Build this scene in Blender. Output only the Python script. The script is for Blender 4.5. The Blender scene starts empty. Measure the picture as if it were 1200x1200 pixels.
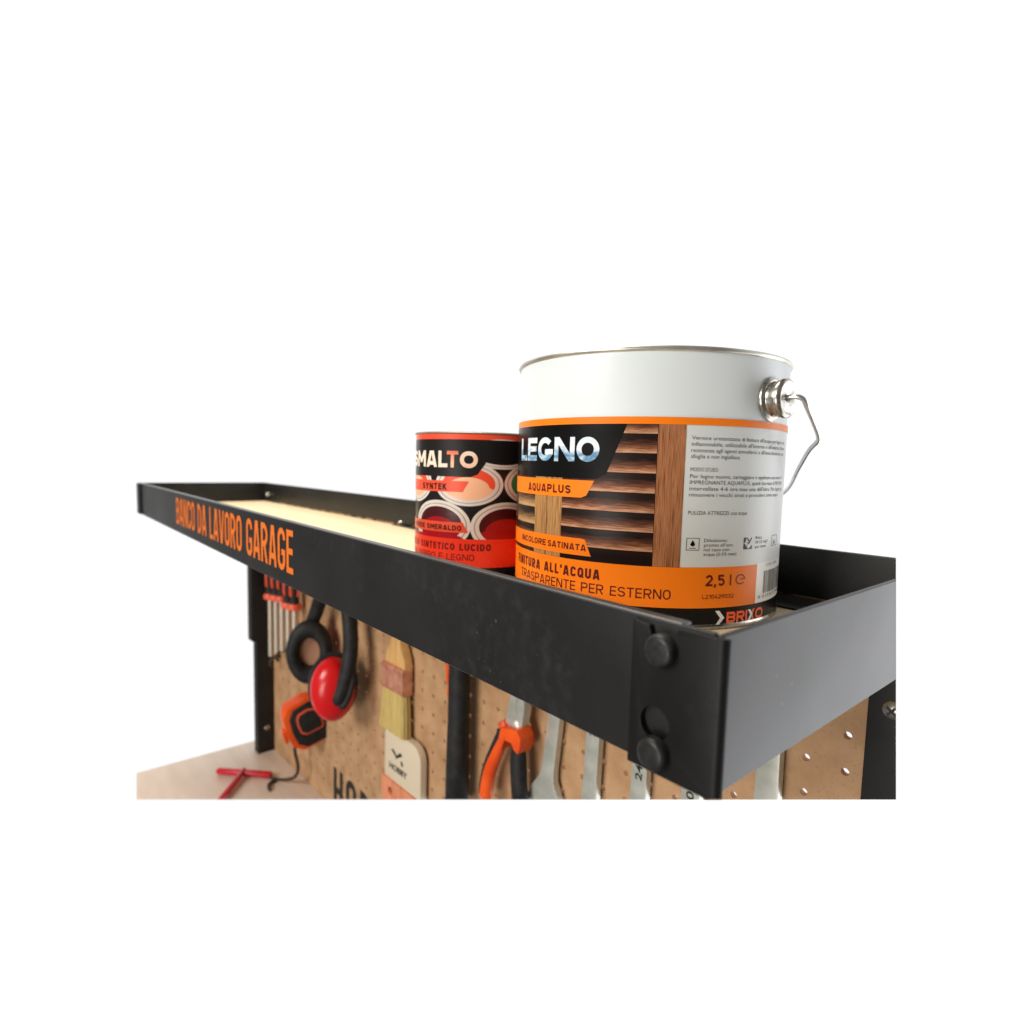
import bpy, bmesh, math, random
from mathutils import Vector, Matrix
random.seed(7)
PI = math.pi
SC = bpy.context.scene
COL = SC.collection

# ------------------------------------------------------------------ camera
CAM = Vector((0.09190, -0.16489, 0.05143))
camd = bpy.data.cameras.new('camera')
cam = bpy.data.objects.new('camera', camd)
COL.objects.link(cam)
zc = Vector((0.755701, -0.648905, 0.088533)).normalized()
xc = Vector((0.649465, 0.759938, 0.026278))
xc = (xc - zc * xc.dot(zc)).normalized()
yc = zc.cross(xc)
cam.matrix_world = Matrix((( xc.x, yc.x, zc.x, CAM.x), (xc.y, yc.y, zc.y, CAM.y), (xc.z, yc.z, zc.z, CAM.z), (0, 0, 0, 1)))
camd.sensor_width = 36
camd.lens = 20.7
camd.shift_x = -0.0025
camd.shift_y = 0.0025
camd.clip_start = 0.01
camd.clip_end = 50
camd.dof.use_dof = True
camd.dof.focus_distance = 0.315
camd.dof.aperture_fstop = 8.5
SC.camera = cam

# ------------------------------------------------------------------ world and lamps (made-up studio set-up, no lamp in view)
world = bpy.data.worlds.new('World')
SC.world = world
world.use_nodes = True
wbg = world.node_tree.nodes['Background']
wbg.inputs[0].default_value = (1.0, 0.97, 0.93, 1)
wbg.inputs[1].default_value = 0.18
SC.view_settings.view_transform = 'Standard'
SC.view_settings.look = 'None'
SC.view_settings.exposure = 0
SC.view_settings.gamma = 1
SC.cycles.use_denoising = True
SC.cycles.max_bounces = 8


def lamp(name, loc, target, size, watts, colour):
    d = bpy.data.lights.new(name, 'AREA')
    d.shape = 'SQUARE'
    d.size = size
    d.energy = watts
    d.color = colour
    o = bpy.data.objects.new(name, d)
    COL.objects.link(o)
    o.location = loc
    o.rotation_euler = (Vector(target) - Vector(loc)).to_track_quat('-Z', 'Y').to_euler()
    return o


lamp('overhead_softbox', (-0.75, 0.05, 1.5), (-0.6, 0.1, 0), 0.9, 27, (1, 0.93, 0.80))
lamp('key_softbox', (-0.5, -2.2, 1.0), (-0.4, 0.15, -0.1), 1.0, 48, (1, 0.97, 0.92))
lamp('added_fill_light', (0.1, -1.7, -0.5), (-0.75, 0.2, -0.35), 0.8, 15, (1, 0.96, 0.90))  # added lamp out of view, brightens the board under the tray
sd = lamp('added_side_light', (1.0, 1.75, -0.45), (0, 0.12, -0.03), 1.3, 29, (0.96, 0.97, 1.0))  # added lamp out of view, lightens the tray's right end panel
sd.data.shape = 'RECTANGLE'
sd.data.size_y = 2.8

# ------------------------------------------------------------------ node helpers


def mat(name, col, rough=0.5, metal=0.0, spec=0.5, emit=0.0):
    m = bpy.data.materials.new(name)
    m.use_nodes = True
    b = m.node_tree.nodes['Principled BSDF']
    b.inputs['Base Color'].default_value = (*col, 1)
    b.inputs['Roughness'].default_value = rough
    b.inputs['Metallic'].default_value = metal
    b.inputs['Specular IOR Level'].default_value = spec
    if emit:
        b.inputs['Emission Color'].default_value = (*col, 1)
        b.inputs['Emission Strength'].default_value = emit
    return m


def nodes(m):
    return m.node_tree.nodes, m.node_tree.links, m.node_tree.nodes['Principled BSDF']


def vary(m, c1, c2, scale=(50, 50, 50), detail=4, coord='Object', lo=0.35, hi=0.65, rough=None, bump=0.0, bscale=None, bdist=0.0005):
    """noise between two colours, optional roughness range and bump"""
    n, l, b = nodes(m)
    tc = n.new('ShaderNodeTexCoord')
    mp = n.new('ShaderNodeMapping')
    mp.inputs['Scale'].default_value = scale
    l.new(tc.outputs[coord], mp.inputs['Vector'])
    nz = n.new('ShaderNodeTexNoise')
    nz.inputs['Scale'].default_value = 1
    nz.inputs['Detail'].default_value = detail
    l.new(mp.outputs[0], nz.inputs['Vector'])
    cr = n.new('ShaderNodeValToRGB')
    cr.color_ramp.elements[0].position = lo
    cr.color_ramp.elements[1].position = hi
    cr.color_ramp.elements[0].color = (*c1, 1)
    cr.color_ramp.elements[1].color = (*c2, 1)
    l.new(nz.outputs['Fac'], cr.inputs[0])
    l.new(cr.outputs[0], b.inputs['Base Color'])
    if rough:
        mr = n.new('ShaderNodeMapRange')
        mr.inputs[3].default_value = rough[0]
        mr.inputs[4].default_value = rough[1]
        l.new(nz.outputs['Fac'], mr.inputs[0])
        l.new(mr.outputs[0], b.inputs['Roughness'])
    if bump:
        nb = n.new('ShaderNodeTexNoise')
        nb.inputs['Scale'].default_value = bscale or 400
        nb.inputs['Detail'].default_value = 3
        l.new(tc.outputs[coord], nb.inputs['Vector'])
        bp = n.new('ShaderNodeBump')
        bp.inputs['Strength'].default_value = bump
        bp.inputs['Distance'].default_value = bdist
        l.new(nb.outputs['Fac'], bp.inputs['Height'])
        l.new(bp.outputs[0], b.inputs['Normal'])
    return m


def srgb(r, g, b):
    f = lambda c: (c / 255 / 12.92) if c / 255 <= 0.04045 else ((c / 255 + 0.055) / 1.055) ** 2.4
    return (f(r), f(g), f(b))


# ------------------------------------------------------------------ materials
M = {}
# powder coated steel: fine orange peel, faint dust specks and rubbed patches
pc = M['powder'] = mat('black_powder_coat', (0.018, 0.018, 0.018), 0.42, 0, 0.4)
vary(pc, (0.0055, 0.0056, 0.0058), (0.012, 0.0117, 0.0113), (14, 14, 14), 6, rough=(0.36, 0.5), bump=0.25, bscale=900, bdist=0.0002)
n, l, b = nodes(pc)
tc = n.new('ShaderNodeTexCoord')
vo = n.new('ShaderNodeTexNoise'); vo.inputs['Scale'].default_value = 330; vo.inputs['Detail'].default_value = 1
l.new(tc.outputs['Object'], vo.inputs['Vector'])
big = n.new('ShaderNodeTexNoise'); big.inputs['Scale'].default_value = 22; big.inputs['Detail'].default_value = 3
l.new(tc.outputs['Object'], big.inputs['Vector'])
r1 = n.new('ShaderNodeMapRange'); r1.inputs[1].default_value = 0.70; r1.inputs[2].default_value = 0.80
l.new(vo.outputs['Fac'], r1.inputs[0])
r2 = n.new('ShaderNodeMapRange'); r2.inputs[1].default_value = 0.52; r2.inputs[2].default_value = 0.72
l.new(big.outputs['Fac'], r2.inputs[0])
mu = n.new('ShaderNodeMath'); mu.operation = 'MULTIPLY'
l.new(r1.outputs[0], mu.inputs[0]); l.new(r2.outputs[0], mu.inputs[1])
mx = n.new('ShaderNodeMixRGB'); mx.inputs[2].default_value = (0.11, 0.105, 0.10, 1)
old = b.inputs['Base Color'].links[0].from_socket
l.new(mu.outputs[0], mx.inputs[0]); l.new(old, mx.inputs[1]); l.new(mx.outputs[0], b.inputs['Base Color'])

sm = n.new('ShaderNodeTexNoise'); sm.inputs['Scale'].default_value = 9; sm.inputs['Detail'].default_value = 2; sm.inputs['Distortion'].default_value = 1.5
l.new(tc.outputs['Object'], sm.inputs['Vector'])
fg = n.new('ShaderNodeTexNoise'); fg.inputs['Scale'].default_value = 160; fg.inputs['Detail'].default_value = 6
l.new(tc.outputs['Object'], fg.inputs['Vector'])
r3 = n.new('ShaderNodeMapRange'); r3.inputs[1].default_value = 0.54; r3.inputs[2].default_value = 0.70; r3.inputs[4].default_value = 0.26
l.new(sm.outputs['Fac'], r3.inputs[0])
r4 = n.new('ShaderNodeMapRange'); r4.inputs[1].default_value = 0.45; r4.inputs[2].default_value = 0.70
l.new(fg.outputs['Fac'], r4.inputs[0])
m2 = n.new('ShaderNodeMath'); m2.operation = 'MULTIPLY'
l.new(r3.outputs[0], m2.inputs[0]); l.new(r4.outputs[0], m2.inputs[1])
mx2 = n.new('ShaderNodeMixRGB'); mx2.inputs[2].default_value = (0.075, 0.072, 0.068, 1)
l.new(m2.outputs[0], mx2.inputs[0]); l.new(mx.outputs[0], mx2.inputs[1]); l.new(mx2.outputs[0], b.inputs['Base Color'])
pm = M['powder_matt'] = pc.copy(); pm.name = 'black_powder_coat_matt'
pm.node_tree.nodes['Principled BSDF'].inputs['Specular IOR Level'].default_value = 0.2
M['edge'] = mat('rim_highlight_gloss', (0.03, 0.03, 0.03), 0.34, 0, 0.75)  # lighter and glossier than the rail, for a bright line along its top
M['bolt'] = vary(mat('black_bolt_steel', (0.014, 0.014, 0.014), 0.4, 0, 0.35), (0.010, 0.010, 0.010), (0.020, 0.019, 0.018), (300, 300, 300), rough=(0.34, 0.5), bump=0.3, bscale=900, bdist=0.0002)
M['post'] = vary(mat('black_post_paint', (0.012, 0.012, 0.012), 0.5, 0, 0.3), (0.009, 0.009, 0.009), (0.016, 0.015, 0.014), (20, 20, 20), bump=0.2, bscale=700, bdist=0.0002)
M['ply'] = vary(mat('pale_plywood', (0.72, 0.56, 0.36), 0.55), srgb(236, 212, 172), srgb(242, 220, 182), (6, 90, 90), 5, rough=(0.45, 0.65))
M['bench'] = vary(mat('beige_bench_top', (0.6, 0.5, 0.4), 0.45), srgb(218, 196, 176), srgb(229, 209, 190), (9, 40, 40), 5, bump=0.1, bscale=300)
M['hard'] = vary(mat('hardboard', (0.42, 0.27, 0.14), 0.6), srgb(168, 128, 90), srgb(190, 151, 112), (35, 35, 35), 8, bump=0.2, bscale=800, bdist=0.0002)
n, l, b = nodes(M['hard'])
tc = n.new('ShaderNodeTexCoord')
ff = n.new('ShaderNodeTexNoise'); ff.inputs['Scale'].default_value = 420; ff.inputs['Detail'].default_value = 4
l.new(tc.outputs['Object'], ff.inputs['Vector'])
fr_ = n.new('ShaderNodeMapRange'); fr_.inputs[1].default_value = 0.58; fr_.inputs[2].default_value = 0.72; fr_.inputs[4].default_value = 0.45
l.new(ff.outputs['Fac'], fr_.inputs[0])
mh = n.new('ShaderNodeMixRGB'); mh.inputs[2].default_value = (*srgb(128, 86, 54), 1)
l.new(fr_.outputs[0], mh.inputs[0]); l.new(b.inputs['Base Color'].links[0].from_socket, mh.inputs[1]); l.new(mh.outputs[0], b.inputs['Base Color'])
M['hardcore'] = mat('hardboard_hole_edge', srgb(186, 142, 102), 0.85)
M['white'] = vary(mat('white_tin_coating', (0.78, 0.79, 0.78), 0.22, 0, 0.5), (0.76, 0.81, 0.815), (0.80, 0.845, 0.85), (12, 12, 6), 3, rough=(0.30, 0.40))
M['rim'] = vary(mat('tinplate_rim', (0.62, 0.60, 0.54), 0.33, 0.8), (0.50, 0.48, 0.42), (0.66, 0.64, 0.57), (60, 60, 60), 3, rough=(0.28, 0.45))
M['rim_dull'] = mat('dull_tin_rim', (0.22, 0.20, 0.18), 0.4, 0.6)
M['steel'] = vary(mat('bright_tinplate', (0.75, 0.72, 0.66), 0.18, 1.0), (0.30, 0.285, 0.25), (0.56, 0.54, 0.49), (160, 160, 160), 4, rough=(0.20, 0.36), bump=0.3, bscale=260, bdist=0.0004)
M['wire'] = mat('galvanised_wire', (0.78, 0.78, 0.80), 0.3, 1.0)
M['orange'] = mat('orange_print', srgb(255, 130, 22), 0.36, 0, 0.2)
M['stencil'] = mat('orange_rail_print', srgb(226, 112, 26), 0.5, 0, 0.3)
M['ink'] = mat('black_print', (0.005, 0.005, 0.005), 0.25, 0, 0.16)
M['maroon'] = mat('maroon_ink', srgb(92, 16, 22), 0.35, 0, 0.4)
M['grey_ink'] = mat('grey_text_ink', srgb(92, 92, 92), 0.5, 0, 0.3)
M['paper'] = mat('pale_grey_label', srgb(222, 225, 223), 0.32, 0, 0.4)
M['paperwhite'] = mat('white_label', srgb(240, 240, 234), 0.32, 0, 0.4)
M['whiteink'] = mat('white_print', srgb(236, 236, 236), 0.35, 0, 0.4)
M['darkgap'] = mat('dark_shutter_gap_print', srgb(34, 22, 17), 0.3, 0, 0.2)
M['coral'] = mat('coral_print', srgb(238, 84, 54), 0.3, 0, 0.4)
M['red'] = mat('red_print', srgb(240, 58, 34), 0.3, 0, 0.4)
M['darkred_ink'] = mat('dark_red_ink', srgb(110, 14, 18), 0.35, 0, 0.4)
M['cream'] = mat('cream_print', srgb(246, 226, 204), 0.3, 0, 0.4)
M['ringwhite'] = mat('ring_white_print', srgb(226, 216, 206), 0.3, 0, 0.4)
M['ringgrey'] = mat('ring_grey_print', srgb(150, 140, 132), 0.3, 0, 0.4)
M['green'] = mat('green_print', srgb(20, 130, 84), 0.3, 0, 0.4)
M['logo_orange'] = mat('logo_orange_print', srgb(252, 104, 52), 0.3, 0, 0.3)
M['peach'] = mat('peach_print', srgb(248, 190, 150), 0.3, 0, 0.4)
M['crimson'] = mat('crimson_print', srgb(170, 16, 28), 0.3, 0, 0.4)
M['winered'] = mat('wine_print', srgb(74, 14, 20), 0.3, 0, 0.4)
M['charcoal'] = mat('charcoal_print', srgb(28, 25, 25), 0.3, 0, 0.3)
M['rubber'] = vary(mat('black_rubber', (0.014, 0.014, 0.014), 0.6, 0, 0.3), (0.010, 0.010, 0.010), (0.022, 0.021, 0.02), (90, 90, 90))
M['redplastic'] = mat('glossy_red_plastic', srgb(214, 18, 24), 0.25, 0, 0.5)
M['orangeplastic'] = vary(mat('orange_plastic', srgb(236, 84, 14), 0.35), srgb(226, 74, 8), srgb(240, 92, 20), (40, 40, 40))
M['coralplastic'] = mat('coral_plastic', srgb(226, 88, 56), 0.4)
M['bare'] = vary(mat('satin_tool_steel', (0.62, 0.62, 0.58), 0.38, 0.55), (0.52, 0.53, 0.47), (0.66, 0.66, 0.60), (60, 60, 60), 3, rough=(0.3, 0.45))
M['shaft'] = mat('pale_shaft_steel', (0.62, 0.55, 0.45), 0.4, 0.4)
M['copper'] = vary(mat('copper_ferrule', (0.75, 0.36, 0.24), 0.3, 0.35), srgb(190, 128, 104), srgb(226, 168, 140), (80, 80, 80), 3, rough=(0.22, 0.4))
M['handlewood'] = vary(mat('brush_handle_wood', (0.62, 0.42, 0.2), 0.5), srgb(198, 152, 92), srgb(220, 176, 114), (160, 160, 14), 4)
M['brownwood'] = vary(mat('reddish_wood', (0.55, 0.3, 0.2), 0.45), srgb(204, 122, 84), srgb(232, 152, 112), (120, 120, 16), 4)
M['bristle'] = vary(mat('yellow_bristle', (0.62, 0.5, 0.24), 0.7), srgb(186, 160, 92), srgb(220, 196, 128), (900, 900, 12), 4, bump=0.5, bscale=700)
M['creamplate'] = mat('cream_plastic', srgb(214, 198, 172), 0.5)
M['hexred'] = mat('red_vinyl_grip', srgb(196, 26, 42), 0.35)
M['cord'] = mat('brown_cord', srgb(62, 44, 32), 0.7)
M['hobby'] = mat('black_board_print', srgb(34, 28, 22), 0.6)

bk = M['backdrop'] = mat('added_white_glow', (1, 1, 1), 0.9, emit=0)
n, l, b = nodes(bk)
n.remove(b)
em = n.new('ShaderNodeEmission'); em.inputs[0].default_value = (1, 1, 1, 1); em.inputs[1].default_value = 1.04  # added backdrop emits its own white, no lamps behind it
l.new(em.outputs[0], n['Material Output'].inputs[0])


def print_mat(name, stops, uvscale, axis_u=True, noise=0.25, nscale=(1.5, 14), rough=0.3):
    """printed picture colour: a ramp along u or v of the label, broken up by stretched grain"""
    m = mat(name, (0.5, 0.5, 0.5), rough, 0, 0.22)
    n, l, b = nodes(m)
    uv = n.new('ShaderNodeUVMap')
    sp = n.new('ShaderNodeSeparateXYZ')
    l.new(uv.outputs[0], sp.inputs[0])
    mp = n.new('ShaderNodeMapping')
    mp.inputs['Scale'].default_value = (nscale[0], nscale[1], 1)
    l.new(uv.outputs[0], mp.inputs[0])
    nz = n.new('ShaderNodeTexNoise'); nz.inputs['Scale'].default_value = 1; nz.inputs['Detail'].default_value = 6
    nz.inputs['Distortion'].default_value = 0.6
    l.new(mp.outputs[0], nz.inputs['Vector'])
    a = n.new('ShaderNodeMath'); a.operation = 'MULTIPLY_ADD'
    l.new(sp.outputs[0 if axis_u else 1], a.inputs[0]); a.inputs[1].default_value = uvscale[0]; a.inputs[2].default_value = uvscale[1]
    c = n.new('ShaderNodeMath'); c.operation = 'MULTIPLY_ADD'
    l.new(nz.outputs['Fac'], c.inputs[0]); c.inputs[1].default_value = noise * 2
    d = n.new('ShaderNodeMath'); d.operation = 'SUBTRACT'
    l.new(a.outputs[0], d.inputs[0]); d.inputs[1].default_value = noise
    l.new(d.outputs[0], c.inputs[2])
    cr = n.new('ShaderNodeValToRGB')
    cr.color_ramp.elements[0].position = stops[0][0]; cr.color_ramp.elements[0].color = (*srgb(*stops[0][1]), 1)
    cr.color_ramp.elements[1].position = stops[-1][0]; cr.color_ramp.elements[1].color = (*srgb(*stops[-1][1]), 1)
    for p, cc in stops[1:-1]:
        e = cr.color_ramp.elements.new(p); e.color = (*srgb(*cc), 1)
    l.new(c.outputs[0], cr.inputs[0]); l.new(cr.outputs[0], b.inputs['Base Color'])
    return m


# ------------------------------------------------------------------ mesh helpers


def finish(bm, name, m, parent=None, smooth=35, loc=None, recalc=True):
    if recalc:
        bmesh.ops.recalc_face_normals(bm, faces=bm.faces)
    me = bpy.data.meshes.new(name)
    bm.to_mesh(me)
    bm.free()
    me.materials.append(m)
    if smooth:
        me.polygons.foreach_set('use_smooth', [True] * len(me.polygons))
        me.set_sharp_from_angle(angle=math.radians(smooth))
    o = bpy.data.objects.new(name, me)
    COL.objects.link(o)
    if parent:
        o.parent = parent
    if loc:
        o.location = loc
    return o


def tag(o, label, cat, group=None, kind=None):
    if label: o['label'] = label
    if cat: o['category'] = cat
    if group: o['group'] = group
    if kind: o['kind'] = kind
    return o


def thing(name, label, cat, loc=(0, 0, 0), rz=0, group=None, rot=None):
    o = bpy.data.objects.new(name, None)
    o.empty_display_size = 0.02
    COL.objects.link(o)
    o.location = loc
    o.rotation_euler = rot or (0, 0, rz)
    return tag(o, label, cat, group)


def box_bm(x0, x1, y0, y1, z0, z1, bev=0.0, seg=2, bm=None):
    bm = bm or bmesh.new()
    r = bmesh.ops.create_cube(bm, size=1)
    for v in r['verts']:
        v.co = Vector((x0 if v.co.x < 0 else x1, y0 if v.co.y < 0 else y1, z0 if v.co.z < 0 else z1))
    if bev:
        es = list({e for v in r['verts'] for e in v.link_edges})
        bmesh.ops.bevel(bm, geom=es, offset=bev, segments=seg, profile=0.6, affect='EDGES', clamp_overlap=True)
    return bm


def lathe_bm(profile, seg=96, axis='Z', bm=None, closed=False):
    """profile: list of (r, h)"""
    bm = bm or bmesh.new()
    rings = []
    for r, h in profile:
        ring = []
        if r < 1e-7:
            ring = [bm.verts.new((0, 0, h))]
        else:
            for k in range(seg):
                a = 2 * PI * k / seg
                ring.append(bm.verts.new((r * math.cos(a), r * math.sin(a), h)))
        rings.append(ring)
    pairs = list(zip(rings, rings[1:]))
    if closed:
        pairs.append((rings[-1], rings[0]))
    for A, B in pairs:
        for k in range(seg):
            k2 = (k + 1) % seg
            if len(A) == 1 and len(B) == 1:
                continue
            if len(A) == 1:
                bm.faces.new((A[0], B[k], B[k2]))
            elif len(B) == 1:
                bm.faces.new((A[k], A[k2], B[0]))
            else:
                bm.faces.new((A[k], A[k2], B[k2], B[k]))
    if axis == 'Y':
        bmesh.ops.rotate(bm, verts=bm.verts, cent=(0, 0, 0), matrix=Matrix.Rotation(PI / 2, 3, 'X'))   # +Z -> -Y
    if axis == 'X':
        bmesh.ops.rotate(bm, verts=bm.verts, cent=(0, 0, 0), matrix=Matrix.Rotation(PI / 2, 3, 'Y'))   # +Z -> +X
    return bm


def smooth_path(pts, sub=6):
    """Catmull-Rom through the points"""
    P = [Vector(p) for p in pts]
    if len(P) < 3 or sub < 2:
        return P
    out = []
    for i in range(len(P) - 1):
        p0 = P[i - 1] if i else P[0] * 2 - P[1]
        p1, p2 = P[i], P[i + 1]
        p3 = P[i + 2] if i + 2 < len(P) else P[-1] * 2 - P[-2]
        for k in range(sub):
            t = k / sub
            out.append(0.5 * ((2 * p1) + (p2 - p0) * t + (2 * p0 - 5 * p1 + 4 * p2 - p3) * t * t + (3 * p1 - p0 - 3 * p2 + p3) * t ** 3))
    out.append(P[-1])
    return out


def tube_bm(path, radius, seg=12, bm=None, flat=1.0, up=(0, 1, 0), round_ends=True):
    """swept tube; radius a number or list; flat squeezes the section along 'up'"""
    bm = bm or bmesh.new()
    P = [Vector(p) for p in path]
    n_ = len(P)
    rad = radius if isinstance(radius, (list, tuple)) else [radius] * n_
    if len(rad) != n_:
        rr = rad
        rad = [rr[min(len(rr) - 2, int(i / (n_ - 1) * (len(rr) - 1)))] * (1 - f) + rr[min(len(rr) - 1, int(i / (n_ - 1) * (len(rr) - 1)) + 1)] * f
               for i in range(n_) for f in [i / (n_ - 1) * (len(rr) - 1) - min(len(rr) - 2, int(i / (n_ - 1) * (len(rr) - 1)))]]
    if round_ends:
        d0 = (P[0] - P[1]).normalized(); d1 = (P[-1] - P[-2]).normalized()
        P = [P[0] + d0 * rad[0] * 0.6] + P + [P[-1] + d1 * rad[-1] * 0.6]
        rad = [rad[0] * 0.55] + list(rad) + [rad[-1] * 0.55]
        n_ += 2
    rings = []
    upv = Vector(up)
    prev = None
    for i in range(n_):
        t = (P[min(i + 1, n_ - 1)] - P[max(i - 1, 0)]).normalized()
        a = upv - t * upv.dot(t)
        if a.length < 0.05:
            a = prev - t * prev.dot(t) if prev else Vector((1, 0, 0)) - t * t.x
        a.normalize()
        prev = a
        bdir = t.cross(a)
        rings.append([bm.verts.new(P[i] + (a * math.sin(2 * PI * k / seg) * flat + bdir * math.cos(2 * PI * k / seg)) * rad[i]) for k in range(seg)])
    for A, B in zip(rings, rings[1:]):
        for k in range(seg):
            bm.faces.new((A[k], A[(k + 1) % seg], B[(k + 1) % seg], B[k]))
    bm.faces.new(rings[0][::-1]); bm.faces.new(rings[-1])
    return bm


def prism_bm(outline, depth, holes=(), bev=0.0, axis='Y', bm=None):
    """outline in (x,z), extruded along y from 0 to -depth (towards the viewer of the board)"""
    bm = bm or bmesh.new()
    edges = []
    for lp in [outline] + list(holes):
        vs = [bm.verts.new((p[0], 0, p[1])) for p in lp]
        for i in range(len(vs)):
            edges.append(bm.edges.new((vs[i], vs[(i + 1) % len(vs)])))
    r = bmesh.ops.triangle_fill(bm, use_beauty=True, edges=edges, use_dissolve=False)
    faces = [g for g in r['geom'] if isinstance(g, bmesh.types.BMFace)]
    bmesh.ops.dissolve_limit(bm, angle_limit=0.001, verts=bm.verts, edges=bm.edges) if False else None
    r = bmesh.ops.extrude_face_region(bm, geom=faces)
    vs = [g for g in r['geom'] if isinstance(g, bmesh.types.BMVert)]
    bmesh.ops.translate(bm, verts=vs, vec=(0, -depth, 0))
    bmesh.ops.recalc_face_normals(bm, faces=bm.faces)
    if bev:
        es = [e for e in bm.edges if len(e.link_faces) == 2 and e.calc_face_angle(0) > 0.9 and abs(e.verts[0].co.y - e.verts[1].co.y) < 1e-6 and abs(e.verts[0].co.y + depth) < 1e-6]
        bmesh.ops.bevel(bm, geom=es, offset=bev, segments=2, profile=0.6, affect='EDGES', clamp_overlap=True)
    return bm


def circle_pts(cx, cz, r, n=24, rz=None, a0=0, a1=2 * PI, end=False):
    m_ = n + 1 if end else n
    return [(cx + r * math.cos(a0 + (a1 - a0) * k / n), cz + (rz or r) * math.sin(a0 + (a1 - a0) * k / n)) for k in range(m_)]


def round_rect(x0, x1, z0, z1, r, n=5):
    out = []
    for cx, cz, a in ((x1 - r, z1 - r, 0), (x0 + r, z1 - r, PI / 2), (x0 + r, z0 + r, PI), (x1 - r, z0 + r, 1.5 * PI)):
        out += circle_pts(cx, cz, r, n, a0=a, a1=a + PI / 2, end=True)
    return out


_caph = {}


def text_bm(body, width, cap, bold=0.0, res=3, spacing=1.0):
    """flat text in the xy plane, baseline at y = 0, left edge at x = 0, capitals 'cap' high, whole line 'width' wide"""
    def raw(s):
        c = bpy.data.curves.new('lettering', 'FONT')
        c.body = s; c.resolution_u = res; c.offset = bold; c.space_character = spacing
        o = bpy.data.objects.new('lettering', c)
        me = bpy.data.meshes.new_from_object(o)
        bpy.data.objects.remove(o)
        bpy.data.curves.remove(c)
        return me
    k = (bold,)
    if k not in _caph:
        me = raw('H'); ys = [v.co.y for v in me.vertices]
        _caph[k] = (min(ys), max(ys) - min(ys))
        bpy.data.meshes.remove(me)
    me = raw(body)
    bm = bmesh.new(); bm.from_mesh(me); bpy.data.meshes.remove(me)
    y0, ch = _caph[k]
    x0 = min(v.co.x for v in bm.verts); x1 = max(v.co.x for v in bm.verts)
    for v in bm.verts:
        v.co = Vector(((v.co.x - x0) / (x1 - x0) * width, (v.co.y - y0) / ch * cap, 0))
    return bm


def _arc(cx, cy, rx, ry, d0, d1, n=9):
    return [(cx + rx * math.cos(math.radians(d0 + (d1 - d0) * k / n)), cy + ry * math.sin(math.radians(d0 + (d1 - d0) * k / n))) for k in range(n + 1)]


WID = {'I': 0, "'": 0, '1': 0.62, 'M': 1.32, 'N': 1.06, 'A': 1.10, 'V': 1.08, 'L': 0.80, 'E': 0.84, 'F': 0.80, 'T': 0.92, 'S': 0.98, ' ': 0.50, ',': 0.0, 'l': 0.0, 'Y': 1.02, 'K': 1.02}


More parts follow.
